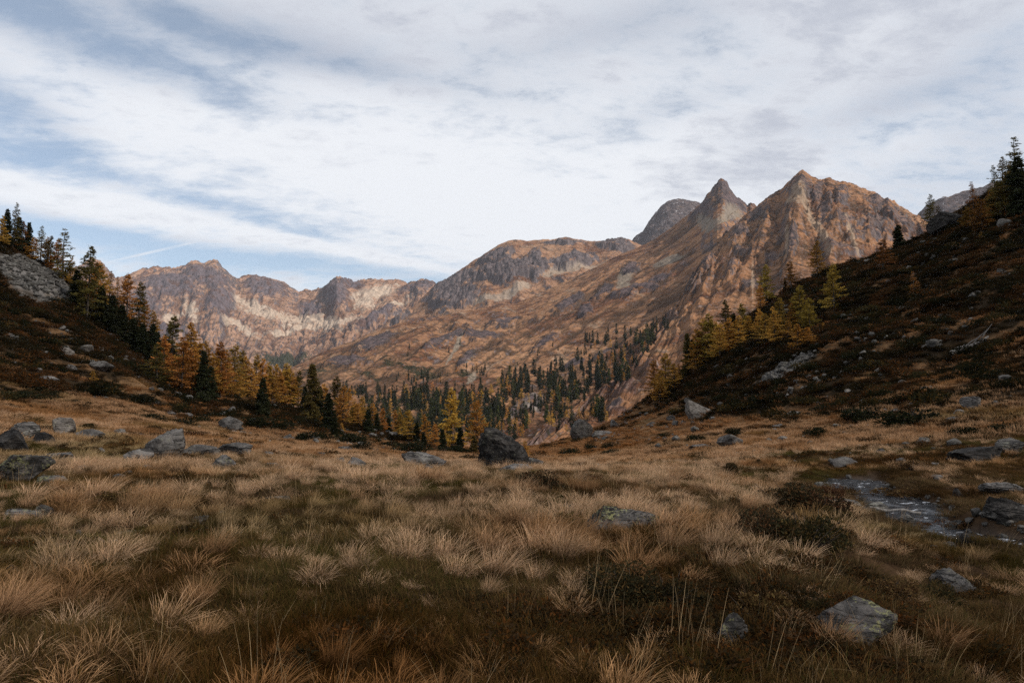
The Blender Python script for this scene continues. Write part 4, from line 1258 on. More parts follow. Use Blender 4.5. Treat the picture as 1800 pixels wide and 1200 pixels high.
KIND = {'L': ('larch', 'gold', 'larch_tree', 'larch'), 'A': ('larch', 'amber', 'larch_tree', 'larch'), 'O': ('larch', 'olive', 'larch_tree', 'larch'),
        'R': ('larch', 'russet', 'larch_tree', 'larch'), 'B': ('sparse', 'darkolive', 'larch_tree', 'larch'), 'T': ('sparse', 'russet', 'larch_tree', 'larch'),
        'S': ('spruce', 'dark', 'spruce_tree', 'spruce'), 'G': ('spruce', 'darkolive', 'spruce_tree', 'spruce'), 'D': ('larch', 'darkolive', 'larch_tree', 'larch')}
TREES = [
    # left ridge, from the left edge along the skyline
    ('L', 3, 432, 376, 1.0, 'golden larch cut by the left edge on the left skyline'),
    ('S', 11, 432, 364, 0.9, 'dark spruce second from the left edge on the left skyline'),
    ('B', 22, 436, 352, 0.8, 'sparse dark larch, tallest at the left end of the left skyline'),
    ('S', 33, 440, 378, 1.0, 'dark spruce between the sparse dark larch and the pointed spruce'),
    ('S', 48, 446, 386, 0.9, 'pointed dark spruce at the right end of the first clump, left skyline'),
    ('R', 39, 442, 386, 1.1, 'russet larch squeezed among dark spruces on the left skyline'),
    ('B', 70, 462, 394, 1.0, 'dark thin larch alone above orange larches on the left skyline'),
    ('A', 58, 457, 414, 1.3, 'low amber larch left of the dark thin larch'),
    ('A', 83, 468, 414, 1.0, 'amber larch right of the dark thin larch'),
    ('D', 88, 472, 412, 1.0, 'dull dark larch between two amber larches on the left skyline'),
    ('A', 101, 480, 416, 1.1, 'amber larch leaning on the tall dark larch of the left skyline'),
    ('B', 112, 496, 398, 1.15, 'tall dark larch with ragged outline on the left skyline'),
    ('A', 124, 500, 450, 1.2, 'small amber larch at the right foot of the tall ragged dark larch'),
    ('D', 152, 562, 428, 1.0, 'tallest olive larch standing in front of the left skyline'),
    ('A', 166, 540, 456, 1.1, 'amber larch close behind the tallest olive larch'),
    ('A', 176, 540, 458, 1.0, 'amber larch second to the right of the tallest olive larch'),
    ('T', 192, 538, 474, 1.0, 'nearly bare reddish larch before the far range'),
    ('T', 205, 552, 486, 0.9, 'thin pale larch right of the nearly bare reddish larch'),
    ('A', 223, 566, 477, 1.1, 'slender amber larch against the far range'),
    ('D', 243, 572, 492, 0.9, 'dark olive larch right of the slender amber larch'),
    ('A', 254, 580, 520, 1.0, 'small amber larch leaning against the dark olive larch'),
    ('A', 270, 600, 544, 1.0, 'small pale larch at the low point of the left skyline'),
    ('S', 178, 572, 500, 1.3, 'dark spruce below the amber pair on the left slope'),
    ('S', 196, 584, 516, 1.4, 'dark spruce second in the row falling down the left slope'),
    ('S', 214, 598, 532, 1.4, 'dark spruce third in the row falling down the left slope'),
    ('S', 232, 612, 556, 1.5, 'dark spruce fourth in the row falling down the left slope'),
    ('S', 252, 628, 566, 1.5, 'dark spruce fifth in the row falling down the left slope'),
    ('S', 274, 640, 580, 1.4, 'lowest dark spruce in the row falling down the left slope'),
    ('S', 132, 536, 470, 1.3, 'dark spruce left of the tallest olive larch'),
    ('S', 268, 616, 566, 1.5, 'squat dark spruce beside the broad larch'),
    # clump in the middle of the left side
    ('D', 300, 648, 550, 1.2, 'broad dark gold larch, left of the orange clump'),
    ('D', 276, 672, 600, 1.2, 'small greenish larch before the dark spruces of the left slope'),
    ('A', 318, 690, 588, 1.2, 'amber larch with low boughs in the orange clump'),
    ('A', 331, 684, 563, 1.1, 'tallest amber larch of the orange clump'),
    ('A', 346, 686, 598, 1.1, 'amber larch behind the narrow dark spruce'),
    ('S', 352, 704, 612, 1.0, 'narrow dark spruce in front of the orange clump'),
    ('S', 371, 704, 640, 1.4, 'broad dark spruce at the right foot of the narrow one'),
    ('A', 360, 694, 596, 1.0, 'pale amber larch right behind the narrow dark spruce'),
    ('A', 386, 696, 596, 1.1, 'tall amber larch between the spruce pair and the golden row'),
    ('O', 409, 696, 602, 1.0, 'greenish gold larch first of the golden row'),
    ('A', 402, 698, 632, 1.2, 'short amber larch before the golden row'),
    ('L', 433, 698, 624, 1.1, 'golden larch in the middle of the golden row'),
    ('L', 447, 698, 619, 1.0, 'tallest golden larch of the golden row'),
    ('L', 420, 700, 650, 1.2, 'short golden larch in the golden row'),
    ('L', 470, 702, 630, 1.0, 'dull golden larch behind the little dark spruce'),
    ('L', 486, 702, 628, 1.1, 'golden larch right of the little dark spruce'),
    ('L', 500, 706, 628, 1.3, 'broad golden larch with sweeping boughs'),
    ('L', 516, 708, 650, 1.2, 'last golden larch at the right end of the golden row'),
    ('S', 464, 734, 660, 1.1, 'little dark spruce in front of the golden row'),
    ('S', 456, 730, 690, 1.5, 'tiny dark spruce at the left foot of the little spruce'),
    ('D', 524, 712, 640, 1.0, 'olive larch next to the tall dark green spruce'),
    ('G', 547, 738, 636, 1.0, 'tall dark green spruce right of the golden row'),
    ('S', 534, 716, 668, 1.2, 'dark spruce left of the tall dark green spruce'),
    ('S', 560, 738, 676, 1.2, 'dark spruce right of the tall dark green spruce'),
    ('D', 592, 744, 658, 1.2, 'large olive gold larch right of the dark spruces'),
    ('S', 579, 756, 688, 1.3, 'broad black spruce under the olive gold larch'),
    ('S', 586, 768, 728, 1.2, 'small dark spruce in front of the broad black spruce'),
    ('A', 612, 740, 680, 1.3, 'amber larch right of the olive gold larch'),
    ('L', 624, 742, 702, 1.3, 'low golden larch at the right end of the olive clump'),
    ('L', 600, 762, 741, 1.2, 'tiny golden larch on the shrub bank'),
    ('L', 566, 746, 728, 1.2, 'small yellow larch before the dark spruces'),
    ('S', 648, 760, 716, 1.5, 'bushy dark spruce in the gap before the valley'),
    ('S', 662, 760, 724, 1.4, 'bushy dark spruce, right one of two in the gap'),
    ('A', 637, 744, 692, 1.0, 'slender amber larch behind the bushy dark spruces'),
    ('A', 672, 754, 711, 1.1, 'amber larch left of a small dark spruce in the gap'),
    ('S', 683, 754, 726, 1.2, 'small dark spruce between two amber larches in the gap'),
    ('A', 695, 760, 716, 1.1, 'amber larch right of a small dark spruce in the gap'),
    ('L', 719, 775, 718, 1.3, 'bright conical larch in the gap before the valley'),
    ('A', 746, 776, 726, 1.3, 'orange conical larch right of the bright conical one'),
    ('S', 744, 784, 758, 1.7, 'low dark spruce under the orange conical larch'),
    ('A', 284, 664, 586, 1.2, 'amber larch just left of the orange clump'),
    ('A', 338, 692, 606, 1.3, 'wide amber larch in the heart of the orange clump'),
    ('L', 376, 694, 618, 1.2, 'golden larch behind the broad dark spruce at the foot of the slope'),
    ('L', 396, 698, 612, 1.2, 'golden larch in front of the tall amber one'),
    ('O', 426, 694, 612, 1.1, 'olive larch behind the short golden larch of the golden row'),
    ('L', 440, 702, 644, 1.3, 'low golden larch at the feet of the tallest of the golden row'),
    ('A', 460, 698, 622, 1.1, 'amber larch half hidden by the little dark spruce'),
    ('L', 478, 706, 646, 1.3, 'low golden larch right of the little dark spruce'),
    ('A', 494, 700, 636, 1.1, 'amber larch between two broad golden larches'),
    ('L', 508, 710, 640, 1.3, 'golden larch right of the broad one with sweeping boughs'),
    ('A', 570, 740, 672, 1.2, 'amber larch behind the broad black spruce'),
    ('L', 602, 748, 676, 1.2, 'golden larch right of the large olive gold larch'),
    ('L', 618, 752, 712, 1.4, 'low golden larch before the amber larch'),
    ('A', 630, 752, 706, 1.3, 'amber larch left of the bushy dark spruces'),
    ('L', 656, 756, 706, 1.2, 'golden larch peeping between the bushy dark spruces'),
    ('L', 706, 768, 722, 1.3, 'low golden larch left of the bright conical larch'),
    ('S', 732, 778, 738, 1.2, 'dark spruce between the bright and the orange conical larch'),
    ('L', 764, 784, 742, 1.3, 'low golden larch right of the orange conical one'),
    ('S', 808, 792, 748, 1.3, 'dark spruce at the right foot of the tall airy larch'),
    ('S', 778, 790, 752, 1.3, 'dark spruce at the left foot of the tall airy larch'),
    ('L', 795, 790, 678, 1.0, 'tall airy golden larch standing alone before the dark forest'),
    ('A', 838, 796, 700, 1.0, 'tall brown gold larch left of the large dark boulder'),
    ('G', 832, 798, 762, 1.7, 'bushy dark spruce at the foot of the brown gold larch'),
    ('L', 923, 806, 770, 1.2, 'small yellow larch peeping from behind the large dark boulder'),
    ('L', 163, 674, 648, 1.4, 'yellow larch sapling among stones on the left slope'),
    # right skyline, from the valley up
    ('L', 1150, 700, 630, 1.1, 'golden larch, left one of the pair above the valley on the right'),
    ('L', 1171, 688, 618, 1.2, 'golden larch, taller right one of the pair above the valley'),
    ('L', 1194, 668, 638, 1.3, 'little golden larch left of the dark green larch'),
    ('G', 1209, 660, 583, 1.0, 'dark green spruce at the lower end of the right tree line'),
    ('L', 1238, 642, 556, 1.1, 'golden larch right of the dark green spruce'),
    ('L', 1258, 632, 562, 1.2, 'bright golden larch in the thick of the right tree line'),
    ('D', 1275, 612, 524, 1.0, 'tallest dark larch in the thick of the right tree line'),
    ('S', 1290, 598, 548, 1.2, 'dark spruce right of the tallest dark larch'),
    ('L', 1316, 592, 552, 1.4, 'broad yellow larch behind the rim of the right slope'),
    ('L', 1334, 590, 540, 1.3, 'yellow larch with wide arms near the rim of the right slope'),
    ('O', 1348, 536, 463, 1.1, 'tall slim larch rising alone against the pyramid mountain'),
    ('S', 1380, 506, 480, 1.0, 'tiny dark spruce on the skyline beside an orange larch'),
    ('R', 1391, 508, 456, 1.1, 'orange larch right of the tiny dark spruce'),
    ('O', 1406, 578, 498, 1.1, 'pale olive larch on the upper right slope'),
    ('L', 1362, 604, 536, 1.2, 'yellow larch in front of the right tree line'),
    ('L', 1385, 600, 560, 1.5, 'sprawling low yellow larch in front of the right tree line'),
    ('A', 1420, 606, 572, 1.8, 'bushy low amber larch on the open right slope'),
    ('A', 1222, 655, 575, 1.3, 'amber larch squeezed behind the dark green spruce'),
    ('L', 1228, 652, 596, 1.4, 'short golden larch in front of the dark green spruce'),
    ('O', 1248, 640, 548, 1.2, 'olive larch left of the tallest dark larch'),
    ('L', 1266, 630, 566, 1.5, 'feathery golden larch at the foot of the tallest dark larch'),
    ('A', 1284, 620, 556, 1.4, 'amber larch between the tallest dark larch and the dark spruce'),
    ('L', 1300, 612, 552, 1.4, 'golden larch just right of the dark spruce in the right tree line'),
    ('O', 1304, 588, 530, 1.2, 'olive larch behind the broad yellow larch'),
    ('L', 1346, 608, 548, 1.5, 'drooping yellow larch below the wide armed one'),
    ('O', 1372, 586, 520, 1.2, 'olive larch behind the sprawling low yellow larch'),
    ('L', 1392, 584, 530, 1.3, 'yellow larch at the left foot of the pale olive larch'),
    ('A', 1402, 612, 566, 1.6, 'amber larch left of the bushy low amber larch'),
    ('O', 1424, 580, 520, 1.2, 'olive larch right of the pale olive larch'),
    ('A', 1336, 545, 498, 1.2, 'small amber larch left of the tall slim larch'),
    ('L', 1160, 706, 648, 1.4, 'short golden larch before the pair above the valley'),
    ('L', 1185, 684, 636, 1.3, 'golden larch between the pair and the dark green spruce'),
    ('S', 1218, 640, 590, 1.2, 'dark spruce hidden among larches at the low end of the right tree line'),
    ('L', 1447, 582, 564, 1.3, 'lone yellow sapling on the open right slope'),
    ('R', 1437, 482, 418, 1.2, 'dull orange larch on the skyline before the pyramid mountain'),
    ('O', 1467, 548, 458, 1.1, 'bright topped larch below the skyline of the right slope'),
    ('R', 1553, 476, 418, 1.3, 'thin russet larch just under the right skyline'),
    ('S', 1581, 434, 392, 1.7, 'squat double dark spruce on the right skyline'),
    ('T', 1608, 522, 474, 1.2, 'sparse yellow larch alone on the dark right slope'),
    ('B', 1636, 398, 326, 1.2, 'dark sparse larch with two stems on the right skyline'),
    ('B', 1650, 396, 352, 1.3, 'shorter sparse larch beside the two stemmed one'),
    ('T', 1713, 374, 316, 1.0, 'thin reddish larch on the right skyline left of the big clump'),
    ('R', 1727, 408, 348, 1.6, 'wide russet larch below the thin reddish one'),
    ('R', 1702, 402, 360, 1.4, 'low russet larch left of the wide one'),
    ('B', 1749, 350, 286, 1.0, 'dark larch at the left side of the big clump, upper right corner'),
    ('B', 1766, 350, 272, 1.1, 'dark larch second from the left in the big clump'),
    ('B', 1788, 345, 236, 1.1, 'tallest dark larch of the picture at the right edge'),
    ('D', 1782, 372, 284, 1.4, 'dull olive larch under the tallest dark larch at the right edge'),
    ('D', 1760, 384, 314, 1.4, 'dull olive larch with drooping boughs under the big clump'),
    ('S', 1797, 376, 270, 1.3, 'dark spruce cut by the right edge'),
    ('S', 1774, 366, 306, 1.4, 'dark spruce inside the big clump near the upper right corner'),
    ('R', 1744, 388, 330, 1.4, 'russet larch at the left front of the big clump'),
    ('T', 1726, 428, 404, 1.5, 'small faded larch below the wide russet one'),
]


def place_tree(k, code, px, py, top, wide, label=None, group=None, detail=1.0):
    loc = near_hit(px, py)
    if loc is None:
        return None
    kind, tint, name, cat = KIND[code]
    Yd = loc.y * math.cos(PITCH) + loc.z * math.sin(PITCH)
    Hm = (py - top) * Yd / F
    tm, cm = tree_meshes(kind, tint, k % 4, detail)
    root = bpy.data.objects.new(name, None); COL.objects.link(root)
    root.location = loc - Vector((0, 0, 0.15)); root.rotation_euler = (random.gauss(0, .02), random.gauss(0, .02), random.uniform(0, 6.28))
    root.scale = (Hm * wide * 1.02, Hm * wide * 1.02, Hm)
    root.empty_display_size = 0.2
    link('trunk', tm, root); link('crown', cm, root)
    tag(root, label, cat, group)
    return root


for k, (code, px, py, top, wide, lab) in enumerate(TREES):
    place_tree(k, code, px, py, top, wide, lab)

# ---- the forest far down in the valley: every spruce and larch a thing of its own
rgF = np.random.default_rng(77)
FOREST = [  # cx, cy, rx, ry, count, share of larches, px height low/high
    (720, 742, 95, 34, 100, 0.16, 22, 32, 'deep on the valley floor, left of the tall airy larch'), (680, 700, 60, 14, 30, 0.25, 15, 22, 'at the upper left border of the valley forest'),
    (770, 705, 80, 18, 54, 0.20, 18, 26, 'in the middle rows of the valley forest'), (840, 735, 60, 34, 56, 0.14, 22, 31, 'behind the large dark boulder in the valley forest'),
    (880, 690, 40, 20, 22, 0.2, 18, 26, 'at the right border of the valley forest'), (915, 680, 18, 26, 13, 0.15, 20, 28, 'on the pale rocky rib right of the valley forest'),
    (950, 670, 30, 16, 17, 0.12, 20, 28, 'in the short row above the pale rocky gully'), (975, 700, 16, 24, 13, 0.1, 22, 30, 'on the right bank of the pale rocky gully'),
    (1010, 690, 26, 20, 17, 0.15, 22, 28, 'in the grove between two orange gullies'), (1050, 665, 22, 20, 17, 0.2, 22, 30, 'in the grove under the lit ridge foot'),
    (1052, 725, 14, 18, 9, 0.1, 28, 36, 'just above the dark boulder of the slope foot'), (1090, 662, 18, 12, 12, 0.2, 24, 30, 'on the lit ridge foot left of the golden pair'),
    (1135, 607, 22, 16, 17, 0.12, 20, 28, 'in the topmost grove on the lit ridge'), (1095, 640, 30, 20, 10, 0.3, 18, 26, 'scattered below the topmost grove of the lit ridge'),
    (1160, 580, 16, 10, 6, 0.1, 14, 20, 'above the topmost grove of the lit ridge'), (900, 745, 30, 22, 15, 0.3, 22, 30, 'between the large dark boulder and the pale gully'),
    (985, 745, 30, 14, 10, 0.4, 20, 30, 'at the lowest point of the orange gully'), (740, 668, 50, 10, 17, 0.35, 11, 15, 'on the dwarf pine shelf above the valley forest'),
    (860, 655, 60, 8, 14, 0.4, 10, 14, 'along the upper rim of the valley forest'), (800, 640, 120, 40, 26, 0.5, 7, 11, 'standing alone on the big russet hillside'),
    (1000, 630, 70, 30, 18, 0.6, 8, 13, 'dotted on the hillside above the gullies'),     
    (690, 768, 60, 12, 22, 0.4, 22, 34, 'at the near edge of the valley floor, behind the gap trees'), (775, 775, 60, 12, 26, 0.25, 24, 36, 'at the near edge of the valley floor, around the tall airy larch'), (880, 765, 40, 12, 14, 0.35, 22, 34, 'just beyond the top of the large dark boulder'),
    (1075, 605, 50, 26, 16, 0.35, 14, 22, 'climbing the hillside left of the topmost grove'), (1020, 655, 50, 26, 16, 0.25, 18, 26, 'climbing the hillside between the groves'),
    (910, 705, 50, 40, 22, 0.3, 18, 26, 'among the pale rocks of the gully right of the valley forest'), (1000, 720, 60, 20, 18, 0.45, 18, 26, 'between the orange gullies above the slope foot'),
    (620, 690, 20, 10, 10, 0.3, 14, 20, 'at the left end of the valley forest'),
    (1080, 740, 20, 8, 6, 0.8, 20, 34, 'behind the rim of the right slope foot'), (1025, 735, 12, 10, 4, 0.9, 26, 40, 'right beside the dark boulder of the slope foot'),
]
VAR = {('larch', t): [tree_meshes('larch', t, v_, 0.2) for v_ in range(4)] for t in ('gold', 'amber')}
VAR[('spruce', 'dark')] = [tree_meshes('spruce', t_, v_, 0.22) for v_, t_ in ((0, 'dark'), (1, 'dark'), (2, 'dark'), (3, 'green'), (4, 'dark'), (5, 'green'))]
CAND = []
for (cx_, cy_, rx, ry, n_, sh, h0, h1, where) in FOREST:
    for q in range(int(n_ * 3.0)):
        a, r = rgF.uniform(0, 2 * np.pi), math.sqrt(rgF.random())
        px, py = cx_ + rx * r * math.cos(a), cy_ + ry * r * math.sin(a)
        loc, nr, nm = hit(px, py)
        if nm is None or not nm.startswith('mountain'):
            continue
        if pn(np.array([px / 13.0]), np.array([py / 8.0]), 33)[0] + 0.35 * rgF.normal() < -0.02:      # stands and gaps
            continue
        lar = rgF.random() < sh
        Yd = loc.y * math.cos(PITCH) + loc.z * math.sin(PITCH)
        hp_ = rgF.uniform(h0, h1) * (0.85 if lar else 1.0) * (1.0 if rgF.random() < 0.75 else 0.62)
        Hm = min(hp_ * Yd / F, 32)
        CAND.append((Hm * F / Yd, 'larch' if lar else 'spruce', loc, Hm, where))
CAND.sort(key=lambda c: -c[0])
cnt = {'spruce': 0, 'larch': 0}
REST = []
for hp_, kind, loc, Hm, where in CAND:
    lar = kind == 'larch'
    if cnt[kind] >= (180 if lar else 240):
        if not lar:
            REST.append((loc, Hm))
        continue
    cnt[kind] += 1
    tint = ('gold' if rgF.random() < 0.6 else 'amber') if lar else 'dark'
    vs = VAR[(kind, tint)]
    w_ = Hm * rgF.uniform(0.75, 1.35)
    o = link(kind + '_tree', vs[int(rgF.integers(len(vs)))], loc=loc - Vector((0, 0, 0.4)), rot=(rgF.normal() * 0.035, rgF.normal() * 0.035, rgF.uniform(0, 6.28)), scale=(w_, w_, Hm))
    if lar:
        tag(o, 'small golden larch ' + where, 'larch', 'golden larches ' + where)
    else:
        tag(o, 'small dark spruce ' + where, 'spruce', 'dark spruces ' + where)

# ------------------------------------------------------------------ shrubs
def shrub_mesh(seed, n_leaf, tint, alt, leaf=0.05, flat=1.0):
    """low mound of small leaves on twigs, about 1 wide and 0.5 high; z up from the ground"""
    rg = np.random.default_rng(seed)
    nlump = 9
    cen = np.stack([rg.uniform(-.34, .34, nlump), rg.uniform(-.34, .34, nlump), rg.uniform(.05, .30, nlump)], 1)
    rad = rg.uniform(.13, .24, nlump)
    w = rg.integers(0, nlump, n_leaf)
    d = rg.normal(size=(n_leaf, 3)); d /= np.linalg.norm(d, axis=1)[:, None]
    P = cen[w] + d * (rad[w] * rg.uniform(0.55, 1.1, n_leaf) ** 0.6)[:, None]
    P[:, 2] = np.abs(P[:, 2]) * flat
    out_ = rg.random(n_leaf) < 0.18
    P[out_, :2] *= rg.uniform(1.0, 1.35, out_.sum())[:, None]; P[out_, 2] *= 0.4
    D = d * 0.8 + rg.normal(size=(n_leaf, 3)) * 0.6 + np.array([0, 0, 0.35])
    v, f = leaf_quads(P, D, rg.uniform(0.7, 1.4, n_leaf) * leaf, rg.uniform(0.4, 0.75, n_leaf) * leaf, rg)
    t = (rg.random(n_leaf) < 0.32)[:, None]
    c = np.where(t, np.array(alt), np.array(tint)) * rg.uniform(0.55, 1.35, n_leaf)[:, None]
    tw = []
    for q in range(16):
        a = rg.uniform(0, 6.28); rr_ = rg.uniform(0.1, 0.42); h_ = rg.uniform(0.18, 0.5) * flat
        tw.append(tube([(0, 0, 0), (rr_ * 0.6 * math.cos(a), rr_ * 0.6 * math.sin(a), h_ * 0.55), (rr_ * math.cos(a + .2), rr_ * math.sin(a + .2), h_)], [0.008, 0.006, 0.003], 3))
    return (v, f, np.repeat(c, 4, axis=0)), join(tw)


DARKLEAF, DARKALT = (0.040, 0.033, 0.017), (0.100, 0.054, 0.022)
SHRUB_PAIR = []
for q in range(4):
    (v, f, c), (tv, tf) = shrub_mesh(300 + q, 5200, DARKLEAF, DARKALT, 0.04)
    SHRUB_PAIR.append((mesh_from('foliage', v, f, M_SHRUB, c), mesh_from('twig', tv, tf, M_BARK)))
BROWN_PAIR = []
for q in range(2):
    (v, f, c), (tv, tf) = shrub_mesh(340 + q, 3200, (0.075, 0.040, 0.018), (0.12, 0.075, 0.03), 0.045)
    BROWN_PAIR.append((mesh_from('foliage', v, f, M_SHRUB, c), mesh_from('twig', tv, tf, M_BARK)))
MAT_PAIR = []
for q in range(3):
    (v, f, c), (tv, tf) = shrub_mesh(360 + q, 1500, (0.016, 0.018, 0.010), (0.034, 0.032, 0.014), 0.055, 0.8)
    MAT_PAIR.append((mesh_from('foliage', v, f, M_SHRUB, c), mesh_from('twig', tv, tf, M_BARK)))
SHRUBS = [  # px, foot py, width, height, look, label
    (945, 866, 92, 34, 'd', 'dark evergreen bush in pale tussocks right of the centre'),
    (982, 874, 40, 24, 'd', 'small dark bush touching the right side of the dark evergreen bush'),
    (1375, 900, 120, 50, 'd', 'dark leafy shrub forming the top of the big thicket by the stream'),
    (1440, 912, 100, 48, 'd', 'dark leafy shrub at the stream side of the big thicket'),
    (1345, 965, 110, 66, 'd', 'dark leafy shrub at the left front of the big thicket'),
    (1420, 985, 130, 80, 'd', 'dark leafy shrub at the right front of the big thicket'),
    (1300, 925, 44, 30, 'd', 'low dark shrub at the left tip of the big thicket'),
    (1470, 935, 60, 44, 'd', 'dark shrub leaning over the near bank of the stream'),
    (1090, 1062, 150, 60, 'd', 'dark heathery shrub in the middle foreground with bare twigs'),
    (1165, 1078, 120, 62, 'd', 'dark heathery shrub right of the middle foreground, behind a pale tuft'),
    (1065, 990, 44, 24, 'd', 'small dark shrub in front of the long lichen covered slab'),
    (1210, 1075, 90, 46, 'd', 'low dark shrub left of the upright lichen stone'),
    (1330, 1100, 110, 50, 'b', 'brown shrub right of the upright lichen stone'),
    (930, 1075, 60, 42, 'b', 'reddish brown shrub in the foreground left of the heathery shrub'),
    (980, 942, 80, 40, 'b', 'brown mossy mound left of the long lichen covered slab'),
    (190, 890, 66, 26, 'b', 'dark brown heather mound in the left meadow'),
    (985, 846, 34, 16, 'b', 'brown heather tuft behind the dark evergreen bush'),
    (1042, 850, 34, 16, 'b', 'brown heather tuft among pale tussocks right of the evergreen bush'),
    (1280, 838, 38, 18, 'd', 'round dark shrub in the open right meadow'),
    (1062, 893, 60, 24, 'b', 'brown tuft behind the long lichen covered slab'),
    (1545, 890, 116, 30, 'b', 'overhanging brown cushion on the far bank of the stream'),
    (1460, 880, 50, 26, 'b', 'brown cushion left of the overhanging one on the far bank'),
    (1330, 823, 16, 12, 'd', 'tiny dark shrub right of the round dark one'),
    (1350, 826, 24, 8, 'd', 'flat dark shrub next to the tiny one in the right meadow'),
    (1600, 830, 60, 14, 'b', 'brown tussock right of the low ribbed rock'),
    (1640, 945, 90, 26, 'b', 'dark brown tussock on the inner bank of the stream'),
    (1700, 935, 60, 20, 'b', 'brown tussock below the dark boulder beyond the stream'),
    (1570, 1060, 90, 40, 'b', 'reddish shrub behind the big cracked boulder'),
    (1650, 1068, 80, 36, 'd', 'dark green tussock shrub right of the big cracked boulder'),
    (1440, 1080, 60, 30, 'd', 'dark tuft at the left end of the big cracked boulder'),
    (40, 704, 68, 13, 'm', 'long dark juniper mat near the left edge'),
    (67, 690, 36, 9, 'm', 'dark mat above the long juniper mat near the left edge'),
    (240, 710, 68, 16, 'm', 'broad dark juniper mat under the left slope'),
    (265, 742, 42, 12, 'm', 'dark mat below the broad juniper mat'),
    (173, 698, 36, 8, 'm', 'small dark mat between two juniper mats on the left'),
    (125, 709, 28, 7, 'm', 'little dark mat right of the long juniper mat'),
    (98, 697, 26, 8, 'm', 'small dark mat hugging the long juniper mat'),
    (320, 752, 52, 14, 'm', 'dark mat left of the peaked grey rock'),
    (350, 742, 40, 10, 'm', 'dark mat just behind the peaked grey rock'),
    (458, 752, 62, 15, 'm', 'dark mat right of the grey block in the middle left'),
    (500, 758, 50, 14, 'm', 'dark mat left of the two mats under the spruces'),
    (583, 766, 36, 14, 'm', 'dark mat under the small dark spruce'),
    (607, 782, 74, 16, 'm', 'broad dark mat with a pale stone in the middle'),
    (540, 778, 50, 16, 'm', 'dark mat left of the broad mat with a pale stone'),
    (635, 792, 40, 14, 'm', 'dark mat right of the broad mat with a pale stone'),
    (720, 802, 74, 20, 'm', 'dark shrub bank behind the humped layered rock'),
    (685, 790, 50, 12, 'm', 'dark mat left of the shrub bank in the middle'),
    (826, 812, 40, 13, 'm', 'dark shrub left of the large dark boulder'),
    (790, 800, 60, 14, 'm', 'dark mat under the tall airy golden larch'),
    (195, 770, 22, 8, 'b', 'brown heather patch behind the pyramid shaped boulder'),
    (150, 757, 26, 10, 'd', 'dark shrub behind the pale squarish block'),
    (62, 748, 30, 10, 'b', 'brown shrub behind the broad grey rock, left meadow'),
    (186, 812, 24, 10, 'd', 'dark shrub right of the long low rock'),
    (335, 770, 50, 8, 'b', 'thin brown heather strip behind the long flat outcrop'),
    (270, 757, 20, 7, 'm', 'little dark mat behind the pyramid boulder'),
    (1290, 766, 28, 12, 'm', 'dark mat above the lumpy grey rock'),
    (1225, 776, 32, 12, 'm', 'dark shrub left of the lumpy grey rock'),
    (1428, 772, 40, 17, 'm', 'dark shrub in the straw grass at the foot of the right slope'),
    (1515, 744, 74, 24, 'm', 'broad dark juniper at the foot of the right slope'),
    (1600, 752, 96, 30, 'm', 'broadest dark juniper in the middle of the right slope foot'),
    (1690, 772, 54, 17, 'm', 'dark juniper right of the broadest one'),
    (1770, 765, 60, 18, 'm', 'dark juniper near the right edge'),
    (1350, 708, 60, 16, 'm', 'dark juniper above the pale flat stone on the right slope'),
    (1455, 726, 50, 14, 'm', 'dark juniper beside the pale flat stone on the right slope'),
    (1170, 772, 40, 10, 'm', 'dark mat at the foot of the right slope near the valley'),
    (1080, 788, 44, 10, 'm', 'dark mat below the grey boulder at the slope foot'),
    (1000, 805, 40, 14, 'm', 'dark shrub on the slope right of the large dark boulder'),
    (1040, 790, 30, 8, 'm', 'dark mat between the two slope foot boulders'),
    (1075, 800, 34, 9, 'm', 'low dark mat on the near side of the slope foot'),
]
for k, (px, py, w, h, lk, lab) in enumerate(SHRUBS):
    loc = near_hit(px, py - h * 0.25)
    if loc is None:
        continue
    Yd = loc.y * math.cos(PITCH) + loc.z * math.sin(PITCH)
    W, H = w * Yd / F, h * Yd / F
    pair = {'d': SHRUB_PAIR, 'b': BROWN_PAIR, 'm': MAT_PAIR}[lk]
    fm, tm = pair[k % len(pair)]
    root = bpy.data.objects.new('shrub', None); COL.objects.link(root)
    root.location = loc - Vector((0, 0, 0.02)); root.rotation_euler = (0, 0, random.uniform(0, 6.28)); root.empty_display_size = 0.1
    s2 = W / 0.92
    root.scale = (s2, s2 * (0.9 if lk != 'm' else 1.5), (H / 0.40 + 0.05) * (0.68 if py > 840 else 1.0))
    if loc.length < 30:
        ROCK_SPOTS.append((loc.x, loc.y, W * 0.44, W * 0.38))
    root.rotation_euler = (0, 0, random.uniform(-0.4, 0.4))
    link('foliage', fm, root); link('twig', tm, root)
    tag(root, lab, 'shrub')

RS = np.array(ROCK_SPOTS)
